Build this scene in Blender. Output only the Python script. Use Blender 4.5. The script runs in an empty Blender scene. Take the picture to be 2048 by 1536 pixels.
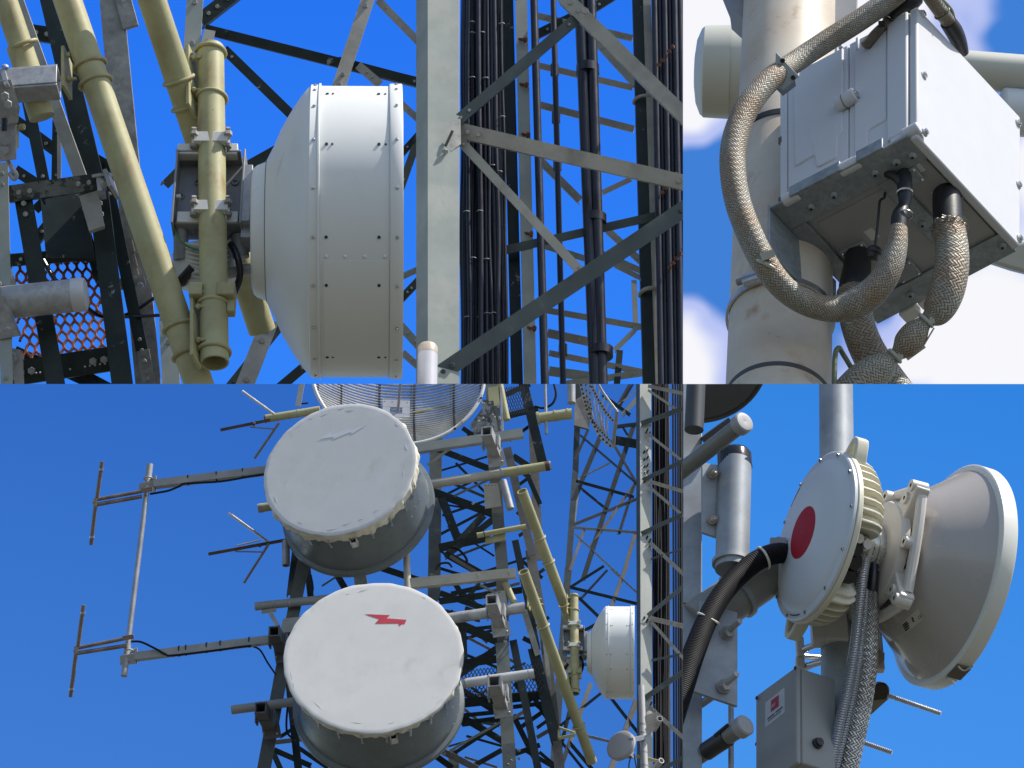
import bpy, bmesh, math, random
from mathutils import Vector as V, Matrix
random.seed(7)
rad = math.radians
C = bpy.context.scene.collection
F = 5689.0                      # focal length in photo pixels (100 mm on a 36 mm sensor)
PITCH = rad(34)                 # the camera looks up at the masts
CAMH = 1.7
RC = Matrix.Rotation(PITCH, 3, 'X')

def srgb(r, g, b):
    f = lambda c: (c/255/12.92) if c/255 <= 0.04045 else ((c/255+0.055)/1.055)**2.4
    return (f(r), f(g), f(b), 1)

class Site:
    """one group of equipment: distance of its subject, tilt of its uprights as seen, and where its sight line is cut"""
    def __init__(s, d, pitch, planes):
        s.d = d; s.s = d/F; s.t = math.tan(rad(pitch)); s.pitch = rad(pitch); s.planes = planes
        s.up = V((0, math.sin(rad(pitch)), math.cos(rad(pitch))))
    def P(s, x, y, q=0.0):
        Y = s.d + q*s.s
        return V(((x-1024)*Y/F, Y, (768-y)*Y/F))
    def frame(s, x, y, q=0.0):
        f = s.P(x, y, q).normalized(); r = f.cross(V((0, 0, 1))).normalized(); u = r.cross(f)
        o = s.P(x, y, q); k = s.s
        def L(a, up=0.0, dep=0.0): return o + r*(a*k) + u*(up*k) + f*(dep*k)
        L.dir = lambda a, up, dep: (r*a + u*up + f*dep)
        return L
X0 = (1366-1024)/F
def pl(nx, ny, nz): return V((nx, ny, nz))
LEFT, RIGHT = pl(-1, X0, 0), pl(1, -X0, 0)       # keep where dot > 0
UPR, LOW = pl(0, 0, 1), pl(0, 0, -1)
TL = Site(13.0, 33, (LEFT, UPR)); TR = Site(6.5, 48, (RIGHT, UPR))
BL = Site(41.0, 33, (LEFT, LOW)); BR = Site(5.0, 35, (RIGHT, LOW))

# ------------------------------------------------------------------ materials
MATS = {}
def mk(name, col, rough=.5, metal=0., var=.12, sc=6., stain=None, chip=None, bump=0., spec=.5, streak=None, coat=0.):
    """paint / metal with uneven tone, optional stains (colour, share, scale), chips (colour, share, scale) and vertical rust streaks"""
    if name in MATS: return MATS[name]
    m = bpy.data.materials.new(name); m.use_nodes = True; nt = m.node_tree; N = nt.nodes; Lk = nt.links
    b = N['Principled BSDF']; b.inputs['Roughness'].default_value = rough; b.inputs['Metallic'].default_value = metal
    b.inputs['Specular IOR Level'].default_value = spec; b.inputs['Coat Weight'].default_value = coat
    tc = N.new('ShaderNodeTexCoord')
    def noise(scale, det=4, rg=.6, vec=None):
        n = N.new('ShaderNodeTexNoise'); n.inputs['Scale'].default_value = scale; n.inputs['Detail'].default_value = det
        n.inputs['Roughness'].default_value = rg; Lk.new(vec or tc.outputs['Object'], n.inputs['Vector']); return n.outputs['Fac']
    def ramp(fac, a, bb, ca=(0, 0, 0, 1), cb=(1, 1, 1, 1)):
        r = N.new('ShaderNodeValToRGB'); r.color_ramp.elements[0].position = a; r.color_ramp.elements[1].position = bb
        r.color_ramp.elements[0].color = ca; r.color_ramp.elements[1].color = cb; Lk.new(fac, r.inputs['Fac']); return r.outputs['Color']
    def mix(fac, ca, cb):
        x = N.new('ShaderNodeMix'); x.data_type = 'RGBA'
        Lk.new(fac, x.inputs[0])
        for v, i in ((ca, 6), (cb, 7)):
            if isinstance(v, tuple): x.inputs[i].default_value = v
            else: Lk.new(v, x.inputs[i])
        return x.outputs[2]
    c = tuple(col[:3]) + (1,)
    lo = tuple(v*(1-var) for v in c[:3]) + (1,); hi = tuple(min(1, v*(1+var)) for v in c[:3]) + (1,)
    n1 = noise(sc); out = ramp(n1, .3, .7, lo, hi)
    if stain:
        sc2 = stain[2]; f = ramp(noise(sc2, 6, .65), 1-stain[1]-.12, 1-stain[1]+.16)
        out = mix(f, out, tuple(stain[0][:3])+(1,))
    if streak:
        mp = N.new('ShaderNodeMapping'); mp.inputs['Scale'].default_value = (streak[2], streak[2], streak[2]*.12)
        mp.inputs['Rotation'].default_value = (streak[3] if len(streak) > 3 else 0, 0, 0)
        Lk.new(tc.outputs['Object'], mp.inputs['Vector'])
        f = ramp(noise(1, 5, .6, mp.outputs['Vector']), 1-streak[1]-.04, 1-streak[1]+.14)
        out = mix(f, out, tuple(streak[0][:3])+(1,))
    if chip:
        f = ramp(noise(chip[2], 8, .75), 1-chip[1]-.015, 1-chip[1]+.015)
        out = mix(f, out, tuple(chip[0][:3])+(1,))
    Lk.new(out, b.inputs['Base Color'])
    rr = N.new('ShaderNodeMapRange'); rr.inputs[3].default_value = max(0, rough-.1); rr.inputs[4].default_value = min(1, rough+.1)
    Lk.new(noise(sc*1.7), rr.inputs[0]); Lk.new(rr.outputs[0], b.inputs['Roughness'])
    if bump:
        bp = N.new('ShaderNodeBump'); bp.inputs['Strength'].default_value = bump; bp.inputs['Distance'].default_value = .004
        Lk.new(noise(sc*4, 6), bp.inputs['Height']); Lk.new(bp.outputs['Normal'], b.inputs['Normal'])
    MATS[name] = m; return m

def mk_braid(name, ca, cb, rust, NU, NV, metal=.6, rough=.42, gap=(.012, .010, .008), rs=9., ramount=.5, dist=.002):
    """woven wire sleeve: over-and-under strands laid in the tube's own u, v"""
    if name in MATS: return MATS[name]
    m = bpy.data.materials.new(name); m.use_nodes = True; nt = m.node_tree; N = nt.nodes; Lk = nt.links
    b = N['Principled BSDF']; b.inputs['Roughness'].default_value = rough; b.inputs['Metallic'].default_value = metal
    uv = N.new('ShaderNodeUVMap'); uv.uv_map = 'UVMap'; sep = N.new('ShaderNodeSeparateXYZ'); Lk.new(uv.outputs[0], sep.inputs[0])
    def M(op, a, bb=None):
        n = N.new('ShaderNodeMath'); n.operation = op
        for i, v in enumerate((a, bb)):
            if v is None: continue
            if isinstance(v, (int, float)): n.inputs[i].default_value = v
            else: Lk.new(v, n.inputs[i])
        return n.outputs[0]
    tw = N.new('ShaderNodeTexCoord'); wn0 = N.new('ShaderNodeTexNoise'); wn0.inputs['Scale'].default_value = 28; wn0.inputs['Detail'].default_value = 2
    Lk.new(tw.outputs['Object'], wn0.inputs['Vector']); wsep = N.new('ShaderNodeSeparateXYZ'); Lk.new(wn0.outputs['Color'], wsep.inputs[0])
    U = M('ADD', M('MULTIPLY', sep.outputs[0], NU), M('MULTIPLY', wsep.outputs[0], 1.5)); W = M('ADD', M('MULTIPLY', sep.outputs[1], NV), M('MULTIPLY', wsep.outputs[1], 1.5))
    A = M('ADD', U, W); B = M('SUBTRACT', W, U)
    fa, fb = M('FRACT', A), M('FRACT', B)
    tri = lambda f: M('POWER', M('SUBTRACT', 1, M('ABSOLUTE', M('SUBTRACT', M('MULTIPLY', f, 2), 1))), .6)
    par = M('LESS_THAN', M('FLOORED_MODULO', M('ADD', M('FLOOR', A), M('FLOOR', B)), 4), 1.5)
    along = lambda f: M('ADD', .72, M('MULTIPLY', .28, tri(f)))
    h = M('ADD', M('MULTIPLY', par, M('MULTIPLY', tri(fa), along(fb))), M('MULTIPLY', M('SUBTRACT', 1, par), M('MULTIPLY', tri(fb), along(fa))))
    tc = N.new('ShaderNodeTexCoord'); n = N.new('ShaderNodeTexNoise'); n.inputs['Scale'].default_value = rs; n.inputs['Detail'].default_value = 5
    Lk.new(tc.outputs['Object'], n.inputs['Vector'])
    r = N.new('ShaderNodeValToRGB'); e = r.color_ramp.elements
    e[0].position = .40; e[0].color = tuple(ca)+(1,); e[1].position = 1-.5*ramount+.12; e[1].color = tuple(rust)+(1,)
    x = e.new(.5); x.color = tuple(cb)+(1,)
    Lk.new(n.outputs['Fac'], r.inputs['Fac'])
    # strand to strand tone
    wn = N.new('ShaderNodeTexWhiteNoise'); wn.noise_dimensions = '2D'; cmb = N.new('ShaderNodeCombineXYZ')
    Lk.new(M('FLOOR', A), cmb.inputs[0]); Lk.new(M('FLOOR', B), cmb.inputs[1]); Lk.new(cmb.outputs[0], wn.inputs['Vector'])
    tone = M('ADD', .8, M('MULTIPLY', wn.outputs['Value'], .34))
    vm = N.new('ShaderNodeVectorMath'); vm.operation = 'SCALE'; Lk.new(r.outputs['Color'], vm.inputs[0]); Lk.new(tone, vm.inputs['Scale'])
    mx = N.new('ShaderNodeMix'); mx.data_type = 'RGBA'; mx.inputs[6].default_value = tuple(gap)+(1,); Lk.new(vm.outputs[0], mx.inputs[7])
    rp = N.new('ShaderNodeValToRGB'); rp.color_ramp.elements[0].position = .22; rp.color_ramp.elements[1].position = .5
    Lk.new(h, rp.inputs['Fac']); Lk.new(rp.outputs['Color'], mx.inputs[0]); Lk.new(mx.outputs[2], b.inputs['Base Color'])
    bp = N.new('ShaderNodeBump'); bp.inputs['Strength'].default_value = 1; bp.inputs['Distance'].default_value = dist
    Lk.new(h, bp.inputs['Height']); Lk.new(bp.outputs['Normal'], b.inputs['Normal'])
    MATS[name] = m; return m

# ------------------------------------------------------------------ mesh builder
def basis(ax):
    ax = ax.normalized(); h = V((0, 1, 0)) if abs(ax.y) < .95 else V((1, 0, 0))
    a = ax.cross(h).normalized(); return a, a.cross(ax).normalized()   # a: beside, b: roughly away from viewer

class MB:
    def __init__(s, site): s.site = site; s.v = []; s.f = []; s.uv = []
    def pt(s, p): return s.site.P(*p) if isinstance(p, tuple) else p
    def add(s, vs, fs, uv=None):
        o = len(s.v); s.v += vs; s.f += [tuple(i+o for i in f) for f in fs]; s.uv += uv or [(0, 0)]*len(vs); return s
    def cyl(s, a, b, r0, r1=None, n=20, caps=True):
        a, b = s.pt(a), s.pt(b); k = s.site.s; r0 *= k; r1 = r0 if r1 is None else r1*k
        e, g = basis(b-a); vs = []
        for c, r in ((a, r0), (b, r1)):
            vs += [c + (e*math.cos(2*math.pi*i/n) + g*math.sin(2*math.pi*i/n))*r for i in range(n)]
        fs = [(i, (i+1) % n, n+(i+1) % n, n+i) for i in range(n)]
        if caps: fs += [tuple(range(n-1, -1, -1)), tuple(range(n, 2*n))]
        return s.add(vs, fs)
    def pipe(s, a, b, r, wall, n=28):
        a, b = s.pt(a), s.pt(b); k = s.site.s
        ax = (b-a).length/k
        return s.lathe([(0, r-wall), (0, r), (ax, r), (ax, r-wall), (0, r-wall)], a, b-a, n)
    def lathe(s, prof, o, axis, n=48, caps=False, k=None):
        o = s.pt(o); k = s.site.s if k is None else k; ax = axis.normalized(); e, g = basis(ax); vs = []; fs = []
        for t, r in prof:
            for i in range(n):
                th = 2*math.pi*i/n; vs.append(o + ax*(t*k) + (e*math.cos(th)+g*math.sin(th))*(r*k))
        for j in range(len(prof)-1):
            for i in range(n):
                i2 = (i+1) % n; fs.append((j*n+i, j*n+i2, (j+1)*n+i2, (j+1)*n+i))
        if caps:
            fs.append(tuple(range(n-1, -1, -1))); m = (len(prof)-1)*n; fs.append(tuple(range(m, m+n)))
        return s.add(vs, fs)
    def box(s, c, ax, ay, az):
        """centre and three half-extent vectors (metres)"""
        c = s.pt(c); vs = [c + ax*i + ay*j + az*l for i in (-1, 1) for j in (-1, 1) for l in (-1, 1)]
        return s.add(vs, [(0, 1, 3, 2), (4, 6, 7, 5), (0, 4, 5, 1), (2, 3, 7, 6), (0, 2, 6, 4), (1, 5, 7, 3)])
    def bar(s, a, b, w, h=None, up=None):
        """rectangular bar; w across the view, h away from the viewer (pixels)"""
        a, b = s.pt(a), s.pt(b); k = s.site.s/2; h = w if h is None else h
        e, g = basis(b-a)
        if up is not None:
            g = (up - (b-a)*(up.dot(b-a)/(b-a).length_squared)).normalized(); e = (b-a).normalized().cross(g)
        return s.box((a+b)/2, (b-a)/2, e*(w*k), g*(h*k))
    def ell(s, a, b, w, t=None, side=1, depth=1, turn=0.):
        """steel angle: one leg seen flat (w), the other leg running away from the viewer"""
        a, b = s.pt(a), s.pt(b); k = s.site.s; t = (t or max(1.2, w*.12))*k; w *= k
        e, g = basis(b-a); e = e*side; g = g*depth
        if turn: e, g = e*math.cos(turn)+g*math.sin(turn), g*math.cos(turn)-e*math.sin(turn)
        o = -e*(w/2)
        prof = [(0, 0), (w, 0), (w, t), (t, t), (t, w), (0, w)]
        vs = [c + o + e*x + g*y for c in (a, b) for x, y in prof]
        return s.add(vs, [(i, (i+1) % 6, 6+(i+1) % 6, 6+i) for i in range(6)] + [(0, 3, 2, 1), (0, 5, 4, 3), (6, 7, 8, 9), (6, 9, 10, 11)])
    def prism(s, pts, ext):
        pts = [s.pt(p) for p in pts]; n = len(pts); vs = pts + [p+ext for p in pts]
        return s.add(vs, [tuple(range(n-1, -1, -1)), tuple(range(n, 2*n))] + [(i, (i+1) % n, n+(i+1) % n, n+i) for i in range(n)])
    def plate(s, pts, th):
        """outline in photo pixels at its own depth; thickness away from the viewer"""
        P = [s.pt(p) for p in pts]; c = sum(P, V())/len(P)
        nn = V()
        for i in range(len(P)): nn += (P[i]-c).cross(P[(i+1) % len(P)]-c)
        nn.normalize()
        if nn.dot(c) < 0: nn = -nn
        return s.prism(P, nn*(th*s.site.s))
    def tube(s, pts, r, n=14, sub=6, closed=False, caps=True, vscale=None):
        """swept tube through the points (smoothed); r number or one per point"""
        P = [s.pt(p) for p in pts]; m = len(P); k = s.site.s
        R = [r]*m if isinstance(r, (int, float)) else list(r)
        Q = []; RR = []
        segs = m if closed else m-1
        for i in range(segs):
            g = lambda j: (P[j % m] if closed else P[max(0, min(m-1, j))])
            h = lambda j: (R[j % m] if closed else R[max(0, min(m-1, j))])
            for t in range(sub):
                u = t/sub
                cr = lambda a, b, c, d: .5*((2*b) + (c-a)*u + (2*a-5*b+4*c-d)*u*u + (3*b-a-3*c+d)*u**3)
                Q.append(cr(g(i-1), g(i), g(i+1), g(i+2))); RR.append(cr(h(i-1), h(i), h(i+1), h(i+2)))
        if not closed: Q.append(P[-1]); RR.append(R[-1])
        e = None; vs = []; uv = []; d = 0; L = len(Q); circ = 2*math.pi*(sum(R)/m)*k
        for i, c in enumerate(Q):
            ta = ((Q[(i+1) % L]-Q[i-1]) if closed else (Q[min(L-1, i+1)]-Q[max(0, i-1)])).normalized()
            if e is None: e = basis(ta)[1]
            e = (e - ta*e.dot(ta)).normalized(); g2 = ta.cross(e)
            if i: d += (Q[i]-Q[i-1]).length
            for j in range(n+1):
                th = 2*math.pi*j/n; vs.append(c + (e*math.cos(th)+g2*math.sin(th))*(RR[i]*k)); uv.append((j/n, d/(vscale*k if vscale else circ)))
        fs = [(i*(n+1)+j, i*(n+1)+j+1, (i+1)*(n+1)+j+1, (i+1)*(n+1)+j) for i in range(L-1) for j in range(n)]
        if closed: fs += [((L-1)*(n+1)+j, (L-1)*(n+1)+j+1, j+1, j) for j in range(n)]
        elif caps: fs += [tuple(range(n-1, -1, -1)), tuple((L-1)*(n+1)+j for j in range(n))]
        return s.add(vs, fs, uv)
    def arc(s, c, axis, R, r, a0=0, a1=360, ref=None, n=10):
        """bent rod round an axis; angles measured from ref"""
        c = s.pt(c); ax = axis.normalized(); ref = ref if ref is not None else V((0, -1, 0))
        e = (ref - ax*ref.dot(ax)).normalized(); g = ax.cross(e); k = s.site.s
        full = abs(a1-a0) >= 360; m = max(8, int(abs(a1-a0)/15))
        pts = [c + (e*math.cos(rad(a0+(a1-a0)*i/m)) + g*math.sin(rad(a0+(a1-a0)*i/m)))*(R*k) for i in range(m if full else m+1)]
        return s.tube(pts, r, n, 2, closed=full)
    def hexa(s, c, axis, r, h, n=6):
        c = s.pt(c); return s.cyl(c, c + axis.normalized()*(h*s.site.s), r, r*.9, n)
    def dome(s, c, axis, r, h, n=12):
        return s.lathe([(0, r), (h*.5, r*.86), (h*.85, r*.5), (h, r*.02)], c, axis, n, caps=True)
    def islands(s):
        par = list(range(len(s.v)))
        def fd(i):
            while par[i] != i: par[i] = par[par[i]]; i = par[i]
            return i
        for f in s.f:
            for i in f[1:]: par[fd(i)] = fd(f[0])
        out = {}; mp = {}
        for i in range(len(s.v)):
            r = fd(i); q = out.setdefault(r, MB(s.site)); mp[i] = len(q.v); q.v.append(s.v[i]); q.uv.append(s.uv[i])
        for f in s.f: out[fd(f[0])].f.append(tuple(mp[i] for i in f))
        return [q for q in out.values() if q.f]
    def mesh(s, name, mat, base, cut=True, sharp=35, merge=False):
        me = bpy.data.meshes.new(name); me.from_pydata([tuple(v) for v in s.v], [], s.f)
        if any(u != (0, 0) for u in s.uv):
            ul = me.uv_layers.new(name='UVMap')
            for l in me.loops: ul.data[l.index].uv = s.uv[l.vertex_index]
        bm = bmesh.new(); bm.from_mesh(me)
        bmesh.ops.recalc_face_normals(bm, faces=bm.faces)
        if cut:
            for pn in s.site.planes:
                ds = [v.co.dot(pn) for v in bm.verts]
                if ds and min(ds) < 0:
                    g = bm.verts[:] + bm.edges[:] + bm.faces[:]
                    res = bmesh.ops.bisect_plane(bm, geom=g, dist=1e-6, plane_co=(0, 0, 0), plane_no=pn, clear_inner=True)
                    ed = [x for x in res['geom_cut'] if isinstance(x, bmesh.types.BMEdge) and x.is_valid and x.is_boundary]
                    if ed: bmesh.ops.holes_fill(bm, edges=ed)
        for v in bm.verts: v.co -= base
        bm.to_mesh(me); bm.free()
        if not me.vertices: return None
        me.polygons.foreach_set('use_smooth', [True]*len(me.polygons)); me.set_sharp_from_angle(angle=rad(sharp))
        me.materials.append(mat); return me

def world(base): return V((0, 0, CAMH)) + RC @ base
COUNT = {}
def tag(o, label, cat, group=None):
    o['label'] = label; o['category'] = cat
    if group: o['group'] = group
class SubSite:
    """the same equipment repeated at a smaller apparent size inside another site"""
    def __init__(s, par, ox, oy, oq, sx, sy, k):
        s.par = par; s.o = (ox, oy, oq); s.c = (sx, sy); s.k = k; s.s = par.s*k; s.t = par.t; s.pitch = par.pitch; s.planes = par.planes; s.up = par.up; s.d = par.d
    def M(s, x, y, q=0.): return (s.o[0]+(x-s.c[0])*s.k, s.o[1]+(y-s.c[1])*s.k, s.o[2]+q*s.k)
    def P(s, x, y, q=0.): return s.par.P(*s.M(x, y, q))
    def frame(s, x, y, q=0.):
        G = s.par.frame(*s.M(x, y, q)); k = s.k
        def L(a, up=0., dep=0.): return G(a*k, up*k, dep*k)
        L.dir = G.dir; return L
class Thing:
    def __init__(s, name, label, cat, base, group=None, site=None):
        s.base = site.P(*base) if isinstance(base, tuple) else base
        o = bpy.data.objects.new(name, None); C.objects.link(o); o.empty_display_size = .1
        o.location = world(s.base); o.rotation_euler = (PITCH, 0, 0); tag(o, label, cat, group); s.o = o
    def part(s, name, mb, mat, label=None, parent=None, bev=0, sharp=35, split=False):
        if split:
            return [s.part(name, q, mat, label, parent, bev, sharp) for q in mb.islands()]
        me = mb.mesh(name, mat, s.base, sharp=sharp)
        if me is None: return None
        o = bpy.data.objects.new(name, me); C.objects.link(o); o.parent = parent or s.o
        if label: o['label'] = label
        if bev: bevel(o, bev)
        return o
def bevel(o, w):
    md = o.modifiers.new('bevel', 'BEVEL'); md.width = w; md.segments = 2; md.limit_method = 'ANGLE'; md.angle_limit = rad(40); md.harden_normals = False
def solo(name, mb, mat, label, cat, group=None, bev=0, sharp=35):
    base = sum(mb.v, V())/len(mb.v)
    me = mb.mesh(name, mat, base, sharp=sharp)
    if me is None: return None
    o = bpy.data.objects.new(name, me); C.objects.link(o); o.location = world(base); o.rotation_euler = (PITCH, 0, 0)
    tag(o, label, cat, group)
    if bev: bevel(o, bev)
    return o
# ------------------------------------------------------------------ palette
W_DISH = mk('white_dish_paint', (.74, .745, .73), .42, var=.03, sc=1.5, streak=((.56, .54, .49), .32, 7), stain=((.62, .61, .57), .3, 2.5), spec=.4)
W_DISHF = mk('white_dish_paint_far', (.72, .725, .70), .45, var=.04, sc=2, spec=.4)
BEIGE = mk('khaki_pipe_paint', (.43, .41, .23), .52, var=.13, sc=3, stain=((.33, .28, .14), .46, 4), streak=((.31, .20, .09), .39, 10), chip=((.26, .15, .07), .325, 22), bump=.06, spec=.3)
BEIGEF = mk('khaki_pipe_paint_far', (.37, .352, .195), .5, var=.14, sc=3, stain=((.33, .24, .11), .25, 4), spec=.3)
GREEN = mk('dark_green_steel', (.020, .030, .028), .5, var=.3, sc=9, chip=((.30, .30, .27), .36, 12), spec=.3)
GREENF = mk('dark_green_steel_far', (.026, .036, .036), .55, var=.35, sc=4, chip=((.22, .22, .20), .36, 4), spec=.3)
GALV = mk('galvanised_steel', (.40, .40, .41), .5, .25, var=.2, sc=10, stain=((.27, .27, .28), .42, 30), bump=.1)
GALVOLD = mk('weathered_galvanised_steel', (.30, .29, .27), .6, .15, var=.25, sc=12, stain=((.14, .13, .12), .4, 14), chip=((.5, .49, .46), .30, 22), bump=.15)
GALVF = mk('galvanised_steel_far', (.36, .36, .36), .55, .2, var=.22, sc=3, stain=((.20, .20, .20), .4, 4))
GALVMOT = mk('mottled_galvanised_steel', (.17, .18, .18), .6, .1, var=.4, sc=5, chip=((.03, .04, .045), .5, 6))
TEAL = mk('grey_tower_paint', (.30, .33, .305), .55, var=.12, sc=4, stain=((.41, .41, .37), .42, 3), streak=((.24, .25, .22), .35, 6), spec=.3)
TEALF = mk('grey_tower_paint_far', (.29, .32, .295), .55, var=.16, sc=2, stain=((.38, .385, .34), .33, 2), spec=.3)
STRUT = mk('pale_strut_paint', (.36, .345, .30), .55, var=.15, sc=4, stain=((.22, .21, .19), .42, 5), streak=((.25, .17, .10), .33, 9))
DTEAL = mk('dark_shaded_teal_paint', (.075, .095, .10), .55, var=.2, sc=6, stain=((.16, .18, .17), .3, 6), spec=.3)  # dark tone puts shade into the colour of down-turned braces
BLACK = mk('black_cable_sheath', (.014, .014, .022), .3, var=.3, sc=8, spec=.5)
RUBBER = mk('black_rubber', (.016, .016, .018), .45, var=.3, sc=30, bump=.1)
RUST = mk('rusty_steel', (.16, .055, .022), .8, var=.45, sc=12, stain=((.07, .05, .04), .35, 20))
RUSTF = mk('rusty_steel_far', (.10, .055, .035), .8, var=.4, sc=5, stain=((.06, .05, .045), .4, 8))
STEEL = mk('stainless_steel', (.55, .55, .55), .28, .9, var=.15, sc=20)
DARKHOLE = mk('dark_bolt_hole', (.02, .02, .02), .8)
SHADEGREY = mk('grey_cast_metal', (.24, .245, .26), .5, .1, var=.15, sc=8)
WCAST = mk('white_cast_metal', (.62, .61, .58), .45, var=.08, sc=9, stain=((.42, .39, .33), .25, 14))

# ================================================================== site one: white drum antenna on its khaki pipe mount
S = TL; T = S.t
p = S.P
def vq(y, y0=440, q0=0): return q0 + (y0-y)*T          # depth of a plumb line through (y0, q0)

upv = V((0, math.sin(TL.pitch), math.cos(TL.pitch))); rt = V((1, 0, 0)); fwd = V((0, math.cos(TL.pitch), -math.sin(TL.pitch)))
def qa(y): return 120-.34*y
def xa(y): return 135+.342*y
def qb(y): return 118+.28*y
def xb(y): return 304+.333*y
def drum_group(S, lab):
    k = S.s
    def bx(mb, cx, cy, q, hw, hh, hd): return mb.box((cx, cy, q), rt*(hw*k), upv*(hh*k), fwd*(hd*k))
    # ---- white drum antenna, seen from the side
    DX, DY, DQ = 505, 463, 30
    G = S.frame(735, DY, DQ); O_ = S.P(DX, DY, DQ)
    def L(a, up=0., dep=0.): return O_ + G.dir(a, up, dep)*k
    L.dir = G.dir; AX = G.dir(1, 0, 0)
    t = Thing('drum_antenna', lab['drum'], 'antenna', L(0))
    m = MB(S).lathe([(0, 20), (0, 118), (3, 127), (10, 133), (26, 139), (29, 141)], L(0), AX, 96)
    m.lathe([(0, 0.5), (0, 20)], L(0), AX, 48)
    t.part('hub', m, W_DISH, sharp=30)
    t.part('seam', MB(S).lathe([(28.2, 138), (28.2, 142.6), (30.2, 145.2), (30.2, 140)], L(0), AX, 96), mk('dark_seam', (.12, .115, .10), .7))
    prof = [(29, 143), (44, 172), (57, 203), (72, 230), (86, 253), (100, 273), (112, 287), (117, 291)]
    t.part('reflector_shell', MB(S).lathe([(27, 138)]+prof, L(0), AX, 128), W_DISH, sharp=60)
    m = MB(S).lathe([(117, 291), (119, 294.5), (134, 294.5), (135, 297.5), (138, 297.5), (139, 293)], L(0), AX, 128)
    t.part('rear_flange', m, W_DISH, sharp=25)
    sh = t.part('shroud', MB(S).lathe([(138, 292), (276, 292)], L(0), AX, 128), W_DISH)
    m = MB(S).lathe([(274, 293), (275, 296), (277, 297), (298, 297), (300, 296), (300, 290), (299, 288), (299, .5)], L(0), AX, 128)
    t.part('front_rim', m, W_DISH, sharp=30)
    # lapped panel on the near side of the shroud: a raised strip following the cylinder
    def shroud_pt(tx, th, r): return L(tx, r*math.cos(th), -r*math.sin(th))
    def curved_strip(mb, t0, t1, a0, a1, r0, r1, n=40):
        vs = []
        for i in range(n+1):
            th = a0+(a1-a0)*i/n
            vs += [shroud_pt(t0, th, r0), shroud_pt(t1, th, r0), shroud_pt(t1, th, r1), shroud_pt(t0, th, r1)]
        fs = []
        for i in range(n):
            for j in range(4): fs.append((4*i+j, 4*i+(j+1) % 4, 4*i+4+(j+1) % 4, 4*i+4+j))
        fs += [(0, 3, 2, 1), (4*n, 4*n+1, 4*n+2, 4*n+3)]
        mb.add(vs, fs)
    m = MB(S); curved_strip(m, 146, 272, rad(101), rad(176), 291, 293.2)
    t.part('lapped_panel', m, W_DISH, parent=sh)
    m = MB(S)
    for ang in (9.5, 19, 34, 53, 73.5, 92, 110.5, 129, 148, 166):
        for tx in (127, 288):
            th = rad(ang); d = L.dir(0, math.cos(th), -math.sin(th))
            m = MB(S); r0 = 294.5 if tx < 200 else 297; m.lathe([(0, 3.6), (2.2, 3.4), (2.3, 2.6), (3.4, 1.9), (3.9, .2)], shroud_pt(tx, th, r0), d, 8); t.part('bolt', m, STEEL)
    for ang in range(0, 180, 12):
        th = rad(ang+5)
        m = MB(S); m.dome(shroud_pt(29.5, th, 142), L.dir(0, math.cos(th), -math.sin(th)), 1.6, 1.2, 6); t.part('rivet', m, STEEL)
    m = MB(S)
    for ang in (22, 54.8, 92, 110.5, 147):
        for tx in (152, 163, 253, 266):
            if ang in (92, 110.5) and tx in (163, 266): continue
            th = rad(ang); d = L.dir(0, math.cos(th), -math.sin(th))
            m.cyl(shroud_pt(tx, th, 291), shroud_pt(tx, th, 294.2), 3.1 if tx in (152, 253) else 2, n=10)
    t.part('bolt_hole', m, DARKHOLE, parent=sh, split=True)
    m = MB(S)
    for tx in (152, 188, 226, 264):
        th = rad(99.3); m.dome(shroud_pt(tx, th, 292), L.dir(0, math.cos(th), -math.sin(th)), 3.4, 3.2, 10)
    t.part('rivet', m, W_DISH, parent=sh, split=True)

    # ---- antenna mount (box bracket, clamps, radio unit)
    bk = Thing('mount_bracket', lab['bracket'], 'bracket', (425, 390, 40), site=S)
    m = MB(S)
    bx(m, 419, 388, 78, 68, 92, 3)                # back plate
    bx(m, 352, 388, 48, 2, 92, 30); bx(m, 487, 388, 48, 2, 92, 30)
    bx(m, 419, 318, 100, 66, 2, 28); bx(m, 419, 462, 18, 66, 2, 28)
    bk.part('channel', m, SHADEGREY, bev=.002)
    m = MB(S); bx(m, 416, 304, 92, 61, 13, 12); bx(m, 416, 440, 8, 61, 13, 12)
    bk.part('cross_bar', m, WCAST, bev=.003, split=True)
    m = MB(S); bx(m, 496, 405, 45, 9, 70, 34); bx(m, 498, 470, 18, 14, 24, 26)
    bk.part('side_plate', m, GALV, bev=.002)
    for y0 in (277, 414):
        q = vq(y0)
        m = MB(S); bx(m, 422, y0-2, q-33, 34, 12, 5); bx(m, 422, y0+12, q-26, 38, 5, 12)
        m.arc((422, y0+10, q+6), upv, 31, 5, -95, 95)
        cl = bk.part('clamp_strap', m, WCAST, bev=.002)
        for x in (388, 456):
            m = MB(S); m.cyl((x, y0-22, q-30), (x, y0+52, q+4), 5, n=10); m.hexa((x, y0-6, q-36), upv, 9, 9); m.hexa((x, y0+12, q-30), -upv, 9, 8)
            bk.part('stud', m, GALVOLD, parent=cl)
        m = MB(S); m.tube([(446, y0+10, q-34), (450, y0+13, q-36), (452, y0+20, q-34), (452, y0+36, q-26)], 2, 6, 2)
        bk.part('hook', m, WCAST, parent=cl)
    m = MB(S)
    for x, y in ((362, 392), (470, 364), (466, 430), (396, 364)): m.arc((x, y, vq(y, 388, 72)), fwd, 6, 2.2)
    bk.part('ring_mark', m, SHADEGREY, split=True)
    m = MB(S); bx(m, 357, 395, 40, 5, 4, 6); bk.part('lug', m, WCAST)

    ra = Thing('radio_unit', lab['radio'], 'radio', (410, 510, 40), site=S)
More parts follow.
